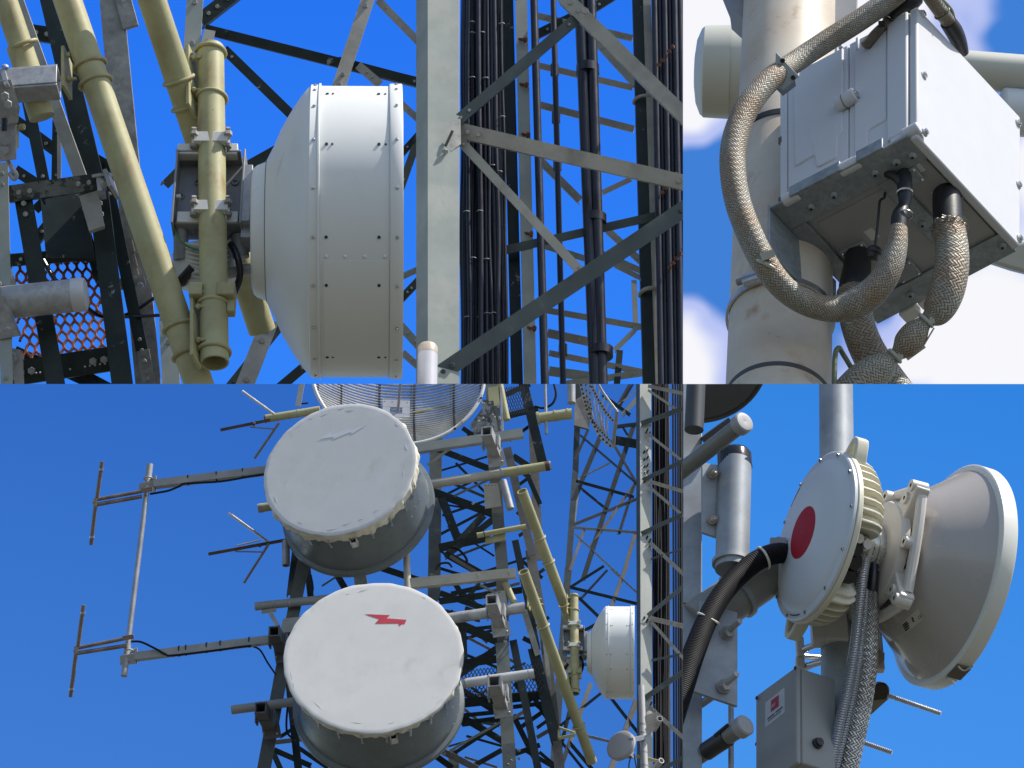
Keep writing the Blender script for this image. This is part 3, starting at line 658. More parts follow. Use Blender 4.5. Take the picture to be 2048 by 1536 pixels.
def drum(px, py, q, n, R, RB, length, prefix, cloth, seed, vent, bolt=None):
    rnd = random.Random(seed); L = S.frame(px, py, q); N_ = L.dir(n[0], n[2], n[1]).normalized(); c = L(0)
    t = Thing('covered_drum_antenna', prefix, 'antenna', c, 'cloth covered drum antennas')
    m = MB(S).lathe([(0, RB-3), (length-6, RB-1.5), (length-5, RB+1), (length-3, RB+6), (length, RB+7), (length+7, RB+7), (length+9, RB+4), (length+10, RB-6)], c - N_*(2*k), -N_, 120)
    t.part('side_shell', m, DRUM, sharp=30)
    m = MB(S).lathe([(0, RB-6), (20, RB*.8), (46, RB*.4), (58, 2)], c - N_*((length+6)*k), -N_, 64); t.part('back_dish', m, DRUM)
    # cloth: flat face, gathered edge
    e, g = basis(N_); na = 240; vs = []; fs = []
    ph = [rnd.uniform(0, 6.28) for _ in range(8)]
    def wob(th, j): return sum(math.sin(th*f+ph[i])*a for i, (f, a) in enumerate(((3, .8), (7, .7), (11, .8), (17, .9), (29, .8))))*j
    rings = [(0, .02), (0, .4), (0, .8), (.1, .95), (0, .995), (-.5, 1.001), (-5, 1.006)]
    for h, f in rings:
        for i in range(na):
            th = 2*math.pi*i/na; rr = R*f + (wob(th, .5) if f > .99 else 0); hh = h + (wob(th*2, .10) if .96 < f else 0)
            vs.append(c + N_*(hh*k) + (e*math.cos(th)+g*math.sin(th))*(rr*k))
    for j in range(len(rings)-1):
        for i in range(na): fs.append((j*na+i, j*na+(i+1) % na, (j+1)*na+(i+1) % na, (j+1)*na+i))
    fs.append(tuple(range(na)))
    m = MB(S); m.add(vs, fs); cov = t.part('cloth_cover', m, cloth, sharp=50)
    # gathered hem held by springs
    ns = 22; vs = []; fs = []
    for j, h in enumerate((-4, -10, -17, -24, -31)):
        for i in range(na):
            th = 2*math.pi*i/na; u = abs(math.sin(th*ns/2))
            sc = (1-u)**.8 if j else 0
            hh = h + (wob(th*2.3, 1.0)+6*u*(j/4))*(j/4) - 3*sc*j/4
            rr = R*1.006 - (R*1.006-RB-2.5)*min(1, j/3) + wob(th*2.1+1, 1.2)*(j > 0) + max(0, wob(th*.7+2, 1.6))*(0 < j < 4)
            vs.append(c + N_*(hh*k) + (e*math.cos(th)+g*math.sin(th))*(rr*k))
    for j in range(4):
        for i in range(na): fs.append((j*na+i, j*na+(i+1) % na, (j+1)*na+(i+1) % na, (j+1)*na+i))
    m = MB(S); m.add(vs, fs); t.part('hem', m, SKIRT, parent=cov, sharp=60)
    for i in range(ns):
        th = 2*math.pi*i/ns; d = e*math.cos(th)+g*math.sin(th); tt = N_.cross(d)
        if (c + d*(RB*k)).z > c.z+RB*k*.5: continue
        m = MB(S); a = c + d*((RB+3)*k)
        for o in (-1.2, 1.2): m.cyl(a - N_*(26*k)+tt*(o*k), a - N_*(52*k)+tt*(o*k)-d*(2*k), .9, n=6)
        m.cyl(a - N_*(20*k), a - N_*(28*k), 2, n=8)
        t.part('spring', m, STEEL, parent=cov)
    m = MB(S)
    for i in range(46):
        th = 2*math.pi*i/46; d = e*math.cos(th)+g*math.sin(th)
        for h in (length*.55, length-14): m.dome(c + d*((RB-1.5)*k) - N_*((h+rnd.uniform(-4, 4))*k), d, 1.1, .9, 6)
    t.part('rivet_row', m, DRUM)
    vx, vy = vent; v0 = on_plane(vx, vy, c - N_*(30*k), N_); d = (v0-c); d = (d-N_*d.dot(N_)).normalized(); tt = N_.cross(d); b0 = c + d*((RB+5)*k) - N_*(36*k)
    m = MB(S)
    for o, a1, a2 in ((tt*6, 1, 7), (tt*-6, 1, 7), (d*6, 7, 1), (d*-6, 7, 1)): m.box(b0+o*k, N_*(8*k), tt*(a1*k), d*(a2*k))
    m.box(b0 - N_*(6*k), N_*(1*k), tt*(6*k), d*(6*k)); t.part('square_vent', m, mk('pale_vent_tube', (.6, .6, .58), .5))
    m = MB(S); m.box(b0 + N_*(2*k), N_*(1*k), tt*(5.2*k), d*(5.2*k)); t.part('vent_mouth', m, DARKHOLE)
    if bolt:
        pts, mat, lab = bolt
        # cloth print, a thin sheet 4 mm off the cloth
        P = [on_plane(x, y, c + N_*(.004), N_) for x, y in pts]
        m = MB(S); m.add(P, [tuple(range(len(P)))]); t.part('lightning_print', m, mat, lab, parent=cov)
    # creases and stitched tabs near the edge of the cloth
    m = MB(S)
    for i in range(16):
        th = rnd.uniform(0, 6.28); rr = R*rnd.uniform(.86, .955); d = e*math.cos(th)+g*math.sin(th); tt = N_.cross(d)
        a = c + d*(rr*k); w_ = rnd.uniform(5, 13)
        m.tube([a - tt*(w_*k), a + N_*(.25*k) + d*(rnd.uniform(-2, 2)*k), a + tt*(w_*k) + d*(rnd.uniform(-3, 3)*k)], [.12, .34, .12], 6, 4)
    t.part('crease', m, cloth, parent=cov)
    return t
zz = lambda x, y: (420+x*.2637, 1140+y*.2637)
drum(679, 937, -58, (-.25, -.80, .545), 155, 151, 146, 'upper drum antenna under a plain greyish cloth with a bleached zigzag', CLOTHG, 3, (705, 1069),
     ([(636, 879), (662, 864), (664, 869), (700, 857), (702, 861), (738, 846), (704, 868), (701, 864), (668, 878), (665, 874)], PALEP, 'bleached zigzag print'))
drum(747, 1313, -300, (-.06, -.83, .553), 170, 160, 160, 'lower drum antenna under white cloth printed with a red lightning bolt', CLOTH, 8, (787, 1473),
     ([zz(*q_) for q_ in ((1170, 334), (1365, 342), (1337, 366), (1490, 377), (1476, 410), (1458, 408), (1437, 426), (1430, 404), (1252, 406), (1284, 371))], REDP, 'red lightning bolt'))

# ---- grid dish behind the drums
L = S.frame(797, 742, 300); n = L.dir(.05, .55, -.83).normalized(); c = L(0)
ex = V((1, 0, 0)); ex = (ex - n*ex.dot(n)).normalized(); ey = n.cross(ex)
if ey.z < 0: ey = -ey
RG, HG = 182, 92
def par(x, y): return c + ex*(x*k) + ey*(y*k) + n*(((x*x+y*y)/RG**2*HG-HG)*k)
t = Thing('grid_dish_antenna', 'big open grid dish of curved grey rods behind the upper cloth drum', 'antenna', c)
m = MB(S)
m.tube([par(RG*math.cos(a), RG*math.sin(a)) for a in [2*math.pi*i/48 for i in range(48)]], 4, 10, 2, closed=True); t.part('rim', m, mk('pale_rim_tube', (.62, .62, .62), .45))
ROD = mk('grey_grid_rod', (.46, .45, .42), .5, .2, var=.25, sc=2)
m = MB(S); y = -176
while y < 60:
    w_ = math.sqrt(max(0, RG*RG-y*y))-2
    m.tube([par(-w_+2*w_*i/12, y) for i in range(13)], 2.1, 6, 2); y += 7.4
t.part('rod_grille', m, ROD)
for x in (-122, -40, 34, 116):
    w_ = math.sqrt(RG*RG-x*x)
    for o in (-2.6, 2.6):
        m = MB(S); m.tube([par(x+o, -w_+(w_+70)*i/14) - n*(3*k) for i in range(15)], 1.3, 6, 2)
        t.part('rib', m, mk('dark_rib', (.03, .03, .035), .5))
m = MB(S)
for x in (-122, -40, 34, 116, -172, 170):
    y = -176
    while y < 60:
        if x*x+y*y < RG*RG: m.box(par(x+4, y)+n*(2*k), ex*(2.4*k), ey*(1.6*k), n*(1.6*k))
        y += 7.2
t.part('rod_clip_row', m, mk('black_clip', (.015, .015, .015), .5))
m = MB(S); a = par(0, -48)+n*(6*k)
for cx, cy, hx, hy in ((0, 17, 29, 9), (0, -17, 29, 9), (-21, 0, 8, 9), (21, 0, 8, 9)): m.box(a+ex*(cx*k)+ey*(cy*k), ex*(hx*k), ey*(hy*k), n*(1.2*k))
hp = t.part('feed_plate', m, mk('grey_feed_plate', (.42, .43, .47), .5, var=.06, sc=3))
m = MB(S)
for cx in (-24, -8, 8, 24):
    for cy in (-22, 22): m.dome(a+ex*(cx*k)+ey*(cy*k)+n*(1.2*k), n, 1.3, 1.2, 6)
t.part('bolt_row', m, GALVF, parent=hp)
m = MB(S); m.cyl(a+ex*(4*k)-ey*(2*k), a+ex*(8*k)+ey*(80*k)+n*(60*k), 3, n=10); t.part('feed_boom', m, SHADEGREY)
m = MB(S); m.cyl(par(-64, -46), par(-22, -52), 5, n=12); t.part('back_strut', m, STRUT)
m = MB(S); m.cyl(par(34, -52), par(110, -42)-n*(10*k), 3.5, n=12); t.part('back_strut', m, BEIGEF)

# ---- second grid dish, seen from the side at the top right
g8 = lambda x, y, q=0: (1130+x*.125, 768+y*.125, QV(820, 330)+q)
t = Thing('grid_dish_antenna', 'grid dish seen from its side, hanging beside the right tower at the top', 'antenna', g8(600, 500), None, S)
RAIL = mk('pale_grid_rail', (.48, .48, .46), .45, .2, var=.15, sc=3)
m = MB(S); m.tube([g8(505, -60, -10), g8(620, 150, -14), g8(830, 430, -20)], 2.6, 10, 5); t.part('rail', m, RAIL)
m = MB(S); m.tube([g8(834, 430, -20), g8(812, 620, -10), g8(790, 800, 0), g8(770, 1010, 10)], 4.2, 10, 5); t.part('end_channel', m, STRUT)
for (a1, b1, c1) in (((470, 0), (465, 300), (520, 640)), ((560, 60), (520, 330), (580, 760)), ((640, 190), (565, 470), (615, 800)), ((690, 300), (615, 560), (650, 870)), ((745, 380), (675, 640), (700, 950)), ((400, -40), (395, 260), (455, 560))):
    m = MB(S); m.tube([g8(*a1), g8(*b1), g8(*c1)], 1.7, 8, 6); t.part('rod', m, RAIL)
STRIP = mk('perforated_strip', (.52, .52, .50), .45, .2, var=.1, sc=4)
def strip(pts, w, holes, mat):
    m = MB(S); q = [g8(*p_) for p_ in pts]
    for a_, b_ in zip(q, q[1:]): m.bar(a_, b_, w, 1.2)
    st = t.part('strip', m, mat); m = MB(S)
    tot = len(q)-1
    for i in range(holes):
        u = (i+.5)/holes*tot; j = int(u); f = u-j; A = S.P(*q[j]); B = S.P(*q[j+1]); pp = A+(B-A)*f
        m.box(pp - V((0, 1.4*k, 0)), V((w*.28*k, 0, 0)), V((0, .5*k, 0)), V((0, 0, w*.28*k)))
    t.part('hole_row', m, DARKHOLE, parent=st)
strip([(420, 20), (520, 230), (640, 430), (780, 600)], 6, 12, STRIP); strip([(430, 560), (560, 740), (720, 910)], 5.5, 9, STRIP)
strip([(250, -20), (300, 200), (350, 400), (440, 620), (570, 850), (750, 1010)], 7, 16, STRIP); strip([(400, -20), (395, 250), (430, 430)], 5, 5, STRIP)
strip([(330, -30), (350, 240), (420, 520)], 5, 6, ROD)

# ---- main mast
mast = Thing('lattice_mast', 'dark lattice mast carrying the two cloth drums, with weathered grey legs', 'tower', (900, 1150, QV(1150, 60)), None, S)
def member(th, a, b, w, o, mat, name='brace', side=1, depth=1, flat=False, qf=QV):
    A = (a[0], a[1], qf(a[1], o)); B = (b[0], b[1], qf(b[1], o)); m = MB(S)
    if flat: m.bar(A, B, w, max(2, w*.3))
    else: m.ell(A, B, w, max(1.4, w*.15), side, depth)
    return th.part(name, m, mat)
GREENLEG = mk('mottled_leg_steel', (.085, .095, .09), .55, var=.3, sc=2.5, chip=((.25, .25, .23), .36, 3), stain=((.03, .04, .04), .35, 5))
GREYLEG = mk('grey_leg_steel', (.155, .17, .16), .55, var=.2, sc=2, stain=((.075, .09, .09), .42, 3), chip=((.36, .36, .33), .33, 4))
BROWNLEG = mk('brownish_grey_steel', (.20, .185, .17), .6, var=.2, sc=2.5, stain=((.10, .095, .09), .4, 4))
for a, b, w, o, mt in (((632, 880), (606, 1130), 24, 20, GREYLEG), ((606, 1128), (566, 1330), 25, 14, GREENLEG), ((566, 1328), (520, 1580), 26, 8, GREENLEG),
                       ((872, 860), (868, 1200), 26, 200, GREYLEG), ((862, 1200), (872, 1330), 24, 180, GREYLEG), ((984, 760), (990, 900), 28, 30, GREYLEG), ((986, 895), (996, 1030), 24, 24, GREYLEG), ((995, 1026), (1006, 1150), 24, 22, GREENLEG), ((1004, 1148), (1006, 1290), 24, 20, GREENLEG), ((1004, 1285), (1022, 1580), 26, 16, GREYLEG),
                       ((1014, 895), (1064, 1110), 17, 90, BROWNLEG), ((1060, 1100), (1092, 1290), 20, 110, BROWNLEG), ((1090, 1280), (1124, 1580), 20, 100, BROWNLEG),
                       ((1040, 740), (1086, 930), 20, 150, GREENF), ((1064, 820), (1078, 1120), 18, 190, BROWNLEG), ((1026, 1280), (1084, 1580), 15, 40, GREENF), ((1066, 1296), (1112, 1480), 22, 60, GREENF), ((1048, 1220), (1076, 1310), 12, 50, STRUT), ((1056, 1210), (1072, 1300), 18, 56, GREENF),
                       ((1030, 1080), (1062, 1230), 14, 70, GREENF), ((596, 1060), (580, 1190), 14, 90, GREENF), ((614, 1130), (622, 1200), 13, 120, GREENF), ((576, 1345), (600, 1570), 15, 60, GREENF), ((1088, 1270), (1100, 1380), 8, 70, STRUT), ((716, 1120), (726, 1200), 26, 160, GREYLEG), ((905, 1500), (912, 1570), 20, 200, GREYLEG), ((830, 1500), (834, 1560), 14, 160, GREYLEG)):
    member(mast, a, b, w, o, mt, 'leg')
for a, b, w in (((870, 896), (990, 942), 11), ((855, 980), (1004, 1034), 14), ((968, 1030), (914, 1088), 12), ((883, 995), (920, 1090), 14), ((878, 1096), (980, 1074), 14), ((890, 1113), (1003, 1026), 11),
                ((892, 1108), (974, 1154), 12), ((1026, 912), (1062, 936), 11), ((1052, 944), (1080, 1008), 8), ((880, 1186), (968, 1217), 10), ((878, 1203), (1044, 1180), 11), ((902, 1188), (1008, 1164), 8),
                ((894, 1238), (1008, 1288), 15), ((914, 1329), (1002, 1317), 13), ((914, 1352), (1006, 1289), 12), ((927, 1250), (930, 1330), 9), ((910, 1262), (1000, 1252), 6), ((914, 1375), (1016, 1437), 11),
                ((926, 1431), (1008, 1423), 7), ((908, 1448), (1008, 1435), 7), ((900, 1512), (1010, 1440), 6), ((910, 1426), (1008, 1484), 11), ((918, 1407), (1092, 1389), 15), ((1026, 1430), (1078, 1534), 9),
                ((1038, 1457), (1092, 1419), 7), ((1026, 1414), (1092, 1406), 7), ((760, 1135), (836, 1160), 11), ((674, 1150), (692, 1180), 11), ((548, 1500), (622, 1532), 9), ((586, 1488), (656, 1536), 7), ((560, 1474), (600, 1449), 6), ((546, 1505), (564, 1545), 9),
                ((1014, 832), (1076, 817), 11), ((935, 872), (965, 862), 9), ((925, 856), (960, 880), 8), ((1010, 790), (1060, 768), 9), ((1046, 1276), (1078, 1292), 8), ((884, 1222), (960, 1240), 8), ((930, 1216), (1000, 1240), 7),
                ((1030, 1366), (1060, 1405), 9), ((1010, 1515), (1080, 1490), 8), ((940, 1536), (1004, 1500), 8), ((855, 1500), (905, 1536), 10), ((1064, 1390), (1104, 1450), 8), ((1050, 1500), (1110, 1536), 7), ((906, 1160), (930, 1200), 9), ((930, 1200), (960, 1166), 7), ((640, 1500), (590, 1450), 6)):
    member(mast, a, b, w*1.25, 150, GREENF)
rnd = random.Random(21)
for i in range(30):
    y = 905+i*21; xl = 900 if y > 1150 else 872; a_ = (xl+rnd.uniform(-10, 40), y); L_ = rnd.uniform(60, 130)
    s_ = 1 if i % 2 else -1; b_ = (min(a_[0]+L_, 1096), y+s_*rnd.uniform(14, 70))
    if y < 1150 and b_[0] > 1000: b_ = (rnd.uniform(975, 1000), b_[1])
    member(mast, a_, b_, rnd.uniform(4, 7), 330, rnd.choice((GREENF, GREENF, BROWNLEG, DTEAL)))
for i in range(14):
    y = 880+i*48; member(mast, (1020+i*4.5, y), (1062+i*4.5, y+(36 if i % 2 else -30)), 7, 200, GREENF)
for a, b, w, mt in (((908, 992), (982, 957), 5, GREYLEG), ((855, 930), (900, 897), 6, STRUT), ((678, 1150), (644, 1172), 4, GREYLEG), ((872, 1496), (955, 1538), 13, BROWNLEG), ((540, 1486), (618, 1477), 9, BROWNLEG), ((960, 1170), (1000, 1190), 5, STRUT), ((1028, 1436), (1050, 1422), 7, GALVF), ((900, 1112), (960, 1150), 7, BROWNLEG), ((860, 1148), (905, 1168), 6, STRUT), ((885, 1510), (1000, 1445), 5, TEALF), ((1074, 1475), (1100, 1460), 8, BROWNLEG)):
    member(mast, a, b, w, 130, mt)
def perf(pts, th, rows, mat, name='gusset_plate'):
    m = MB(S); m.plate(pts, th); pl_ = mast.part(name, m, mat); m = MB(S)
    for (x, y) in rows: m.cyl((x, y, pts[0][2]-2), (x, y, pts[0][2]+1), 1.1, n=8)
    mast.part('hole_row', m, DARKHOLE, parent=pl_)
TANP = mk('tan_gusset_plate', (.36, .33, .27), .55, var=.15, sc=4)
q0 = QV(990, 8)
perf([(967, 968, q0), (996, 966, q0), (1003, 1012, q0-20), (970, 1017, q0-20)], 3, [(971+3.4*i, 971+(i % 2)*2) for i in range(8)]+[(983+4*(i % 3), 988+3*(i//3)) for i in range(9)]+[(975+4*i, 1006+(i % 2)*2) for i in range(6)], TANP)
q0 = QV(1080, 8)
perf([(971, 1075, q0), (1010, 1068, q0), (1012, 1080, q0-6), (970, 1088, q0-6)], 3, [(977+5*i, 1079-.9*i+(i % 2)*3) for i in range(7)], BEIGEF)
q0 = QV(1192, 8)
perf([(974, 1188, q0), (1010, 1180, q0), (1015, 1210, q0-12), (976, 1216, q0-12)], 3, [(980+4.5*i, 1189-i+(i % 2)*3) for i in range(6)], mk('grey_gusset', (.30, .30, .28), .5, var=.1))
q0 = QV(1248, -4)
perf([(566, 1237, q0), (606, 1233, q0), (600, 1262, q0-12), (560, 1266, q0-12)], 3, [(574+3.6*i, 1241+(i % 2)*3) for i in range(8)]+[(571+3.6*i, 1257+(i % 2)*3) for i in range(8)], mk('grey_gusset', (.30, .30, .28), .5))
q0 = QV(1510, 4)
perf([(1004, 1488, q0), (1030, 1486, q0), (1034, 1560, q0-30), (1008, 1560, q0-30)], 4, [], GREYLEG)
for x, y in ((1014, 1496), (1022, 1503), (1015, 1512), (1022, 1520), (1016, 1528), (1038, 1500), (1038, 1516), (1012, 1274), (1010, 1282), (946, 1006), (1012, 1425)):
    m = MB(S); m.hexa((x, y, QV(y, -2)), V((0, -1, -.4)), 3.2, 4); mast.part('bolt', m, GALVF)
# mottled knot of brackets at the top of the right leg
for pts, mt in ((((966, 800), (986, 796), (996, 862), (960, 870)), GALVMOT), (((940, 850), (968, 812), (980, 858), (950, 872)), GALVMOT), (((1000, 775), (1004, 775), (1008, 866), (1003, 866)), GALVF), (((976, 775), (996, 772), (1000, 810), (978, 814)), BEIGEF)):
    m = MB(S); m.plate([(x, y, QV(y, 0)) for x, y in pts], 4); mast.part('bracket_plate', m, mt)
rnd = random.Random(4)
for i in range(18):
    x, y = rnd.uniform(955, 1006), rnd.uniform(800, 868); m = MB(S); m.hexa((x, y, QV(y, -4)), V((rnd.uniform(-.5, .5), -1, 0)), 2.6, 4); mast.part('bolt', m, GALVF)
def grating(P00, P10, P01, P11, q0, q1, nu, nv, r, mat):
    m = MB(S)
    def at(u, v): return (P00[0]*(1-u)*(1-v)+P10[0]*u*(1-v)+P01[0]*(1-u)*v+P11[0]*u*v, P00[1]*(1-u)*(1-v)+P10[1]*u*(1-v)+P01[1]*(1-u)*v+P11[1]*u*v, q0+(q1-q0)*v)
    for i in range(nu):
        for j in range(nv):
            cx = (i+.5*(j % 2))/nu; cy = j/nv
            for s_ in (1, -1):
                a_, b_ = at(cx, cy), at(cx+s_*.5/nu, cy+1/nv); m.bar(a_, b_, r, r)
    mast.part('grating', m, mat)
DKMESH = mk('dark_mesh', (.03, .03, .032), .6)
grating((925, 1340), (1084, 1326), (920, 1396), (1090, 1384), QV(1340, 60), QV(1395, 60), 22, 9, 1.6, DKMESH)
grating((1008, 775), (1052, 770), (1012, 832), (1058, 824), QV(775, 60), QV(830, 60), 9, 8, 1.5, DKMESH)
m = MB(S)
for i in range(14): m.dome((934+i*2.6, 1385-i*1.1+(i % 3)*2, QV(1385, 40)), V((0, -1, 0)), 1.2, 1, 6)
mast.part('rust_stud_row', m, RUSTF)
def cable(pts, r, label, o=0, group=None): solo('coax_cable', MB(S).tube([(x, y, QV(y, o)) for x, y in pts], r, 10), BLACK, label, 'cable', group)
cable([(900, 1094), (918, 1100), (932, 1116), (934, 1128)], 2.6, 'thick black cable looping down behind the upper drum into the mast', 90)
cable([(872, 1140), (880, 1128), (896, 1126), (904, 1134)], 2.4, 'black cable curling beside the mast between the two cloth drums', 90)
cable([(577, 1400), (573, 1440), (575, 1466), (590, 1480)], 2.2, 'black cable hanging down the left mast leg beside the lower drum', -6)
cable([(1108, 768), (1112, 790), (1104, 808), (1086, 816), (1070, 812)], 2.6, 'black cable curving to the short khaki pipe at the top', 120)
cable([(606, 770), (600, 790), (601, 806), (616, 806)], 1.8, 'black cable on the slim grey panel by the top left edge of the grid dish', 40)
cable([(622, 1150), (626, 1180), (615, 1200)], 1.6, 'black cable clipped along the left mast leg above the lower drum', 6)

# ---- horizontal standoff pipes
PG = 'pipes across the main mast'
def hpipe(a, b, r, mat, label, hollow=None, square=False, o=0, extra=None):
    A = (a[0], a[1], QV(a[1], o)); B = (b[0], b[1], QV((a[1]+b[1])/2, o)); A = (a[0], a[1], B[2])
    t = Thing('support_pipe', label, 'pipe', A, PG, S); m = MB(S)
    if square: m.bar(A, B, r*2, r*2, up=V((0, .35, 1)))
    elif hollow: m.pipe(B, A, r, 1.6, 24)
    else: m.cyl(A, B, r, n=24)
    t.part('tube', m, mat)
    for f, mt, w_, rr in (extra or ()):
        PA, PB = S.P(*A), S.P(*B); d = (PB-PA); cc = PA + d*f; m = MB(S); m.cyl(cc, cc + d.normalized()*(w_*k), rr, n=24); t.part('band', m, mt)
    return t
LIGHTP = mk('pale_pipe_paint', (.42, .40, .34), .5, var=.12, sc=2, stain=((.38, .22, .15), .25, 3))
hpipe((840, 972), (1102, 931), 9.5, LIGHTP, 'longest pale pipe above the others, khaki at its right end with a rusty tip', True, False, 6, ((.64, BEIGEF, 86, 9.8), (.955, RUSTF, 9, 10), (.62, GALVF, 2, 10.8), (.75, GALVF, 2, 10.4)))
hpipe((820, 900), (1046, 867), 9, mk('grey_square_tube', (.34, .34, .31), .5, var=.12, sc=2), 'square grey tube just under the grid dish', None, True, 4)
hpipe((822, 1168), (1032, 1147), 9.5, LIGHTP, 'square pale tube between the two drums, ending under a khaki pipe mouth', None, True, 0, ((.64, GALVF, 1.5, 11.5), (.93, GALVF, 1.5, 11.5)))
hpipe((880, 1240), (1050, 1215), 11, GALVF, 'thick round grey pipe at the upper right of the lower cloth drum', True, False, -8, ((.8, GALVF, 2, 12.5),))
hpipe((905, 1370), (1068, 1347), 9.5, mk('bright_zinc_pipe', (.50, .50, .51), .45, .15, var=.1, sc=2), 'bright galvanised pipe with a domed cap crossing before the dark mesh floor', None, False, -16, ((.93, GALVF, 2, 10), (.45, GALVF, 2, 11.5), (.15, GALVF, 2, 11.5)))
hpipe((510, 1213), (700, 1193), 8.5, mk('dull_grey_pipe', (.27, .27, .26), .5, var=.12, sc=2), 'dull grey pipe poking out left above the lower cloth drum', True, False, -2, ((.16, GALVF, 2, 9.6), (.36, GALVF, 2, 9.6)))
hpipe((463, 1420), (600, 1402), 9, mk('dull_grey_pipe', (.27, .27, .26), .5), 'dull grey pipe poking out furthest left, beside the lower edge of the lower drum', True, False, -6, ((.42, GALVF, 2, 10),))
hpipe((529, 838), (640, 820), 8.5, BEIGEF, 'khaki pipe at the top left holding the upper arrow shaped aerial', None, False, 20, ((.0, RUSTF, 3, 8.7), (.6, GALVF, 2, 9.4)))
hpipe((516, 1017), (560, 1010), 9, BEIGEF, 'short khaki pipe stub at the left edge of the upper drum', True, False, 30, ((.05, STRUT, 8, 9.6),))
hpipe((1074, 837), (1144, 827), 11, BEIGEF, 'short thick khaki pipe at the top between the two masts', None, False, 60, ((.0, BEIGEF, 5, 14), (.5, BEIGEF, 3, 12.5), (.86, BEIGEF, 3, 12.5)))
hpipe((954, 1071), (1052, 1053), 5.5, BEIGEF, 'thin khaki pipe tied to the upper slanting khaki pipe', None, False, -6, ((.14, RUSTF, 2, 6),))
def vpipe(a, b, r, mat, label, o=0, hollow=True, g='slanting and upright pipes on the main mast', qq=None):
    A = (a[0], a[1], QV(a[1], o)); B = (b[0], b[1], QV(b[1], o)); m = MB(S)
    if qq: A, B = A[:2]+(qq[0],), B[:2]+(qq[1],)
    if hollow: m.pipe(A, B, r, 1.8, 28)
    else: m.cyl(A, B, r, n=24)
    return solo('support_pipe', m, mat, label, 'pipe', g)
vpipe((1044, 982), (1140, 1240), 10.5, BEIGEF, 'upper slanting khaki pipe with a dark open mouth at its top', -30, qq=(-60, 60))
sp = vpipe((1047, 1143), (1184, 1524), 10.5, BEIGEF, 'lower slanting khaki pipe, longest of all, passing left of the side-on white drum', -40, qq=(-240, -60))
vpipe((1142, 740), (1143, 806), 8.5, GALVF, 'short grey pipe with a khaki tip hanging down at the top', 60, False)
vpipe((1090, 760), (1093, 868), 3.2, ALU, 'thin grey rod hanging straight down in the gap between the masts', 60, False)
vpipe((812, 1090), (816, 1182), 7, LIGHTP, 'upright pale pipe in the gap between the two cloth drums', 0, False)
vpipe((1010, 1166), (1030, 1210), 7, BEIGEF, 'short slanting khaki pipe behind the square pale tube', 10, False)
vpipe((1006, 962), (1021, 1018), 8, GALVF, 'short slanting grey pipe beside the tan perforated plate', -4, False)
vpipe((1000, 770), (1014, 840), 7, BEIGEF, 'short slanting khaki pipe right of the grid dish rim', 10, False)
vpipe((572, 1082), (572, 1131), 8, ALU, 'stubby upright pipe under the lower arrow shaped aerial', 20, True)
for x, y, q in ((1079, 1076, -16), (1097, 1124, 6), (1086, 1252, -188), (1158, 1452, -94)):
    solo('pipe_tie', MB(S).arc((x, y, q), V((.36, .3, -1)), 11.8, 2), BEIGEF, {1076: 'upper', 1124: 'second', 1252: 'third', 1452: 'lowest'}[y]+' khaki U-bolt ring round the slanting khaki pipes', 'clamp', 'U-bolt rings on the slanting khaki pipes')
m = MB(S); m.bar((1118, 1455, QV(1455, -30)), (1150, 1466, QV(1466, -30)), 4, 8); m.bar((1118, 1460, QV(1455, -30)), (1118, 1478, QV(1475, -30)), 5, 5); m.bar((1118, 1476, QV(1475, -30)), (1150, 1470, QV(1475, -30)), 6, 6)
solo('clamp_set', m, BEIGEF, 'khaki tie bracket holding the lower end of the longest slanting khaki pipe', 'clamp')

# ---- square stand-off brackets
def bracket(x0, y0, x1, y1, w, label, o, mat=GALVF):
    A = (x0, y0, QV(y1, o)-70); B = (x1, y1, QV(y1, o)); t = Thing('stand_off_bracket', label, 'bracket', B, 'stand-off brackets on the main mast', S)
    PA, PB = S.P(*A), S.P(*B); d = (PB-PA).normalized(); e = d.cross(S.up).normalized(); u = e.cross(d).normalized(); h = w*k/2; tt = 1.3*k
    m = MB(S)
    for cc, a1, a2 in ((e*(h-tt), tt, h), (-e*(h-tt), tt, h), (u*(h-tt), h-2*tt, tt), (-u*(h-tt), h-2*tt, tt)): m.box((PA+PB)/2+cc, (PB-PA)/2, e*a1, u*a2)
    t.part('tube', m, mat)
    for f in (.42, .98):
        m = MB(S); m.box(PA+(PB-PA)*f, d*(1.6*k), e*(h*1.25), u*(h*1.1)); t.part('collar', m, mat)
    for s_ in (-1, 1):
        m = MB(S); m.box(PA+(PB-PA)*.5+e*(s_*h*1.5), d*(9*k), e*(1.5*k), u*(h*1.2)); t.part('side_plate', m, mat)
    m = MB(S); m.plate([(x1-w*.8, y1-2, B[2]-6), (x1+w*.75, y1-6, B[2]-6), (x1+w*.95, y1+22, B[2]-18), (x1-w*.6, y1+27, B[2]-18)], 3); t.part('foot_plate', m, mat)
    for s_ in (-1, 1):
        m = MB(S); m.hexa((x1+s_*w*.6, y1+14, B[2]-16), V((0, -1, -.3)), 2.4, 4); t.part('bolt', m, GALVF)
bracket(973, 862, 991, 908, 22, 'grey square stand-off bracket at the right end of the square grey tube', -6)
bracket(983, 1199, 1000, 1248, 23, 'grey square stand-off bracket on the thick round grey pipe', -14)
bracket(988, 1362, 1004, 1410, 24, 'galvanised square stand-off bracket on the bright galvanised pipe', -22)
bracket(548, 1262, 565, 1300, 22, 'dark square stand-off bracket at the left edge of the lower cloth drum', -8, mk('dark_galvanised', (.10, .10, .10), .6, .1, var=.25, sc=3))
bracket(521, 1415, 541, 1452, 23, 'dull square stand-off bracket furthest left under the dull grey pipe', -12, mk('dark_galvanised', (.10, .10, .10), .6))
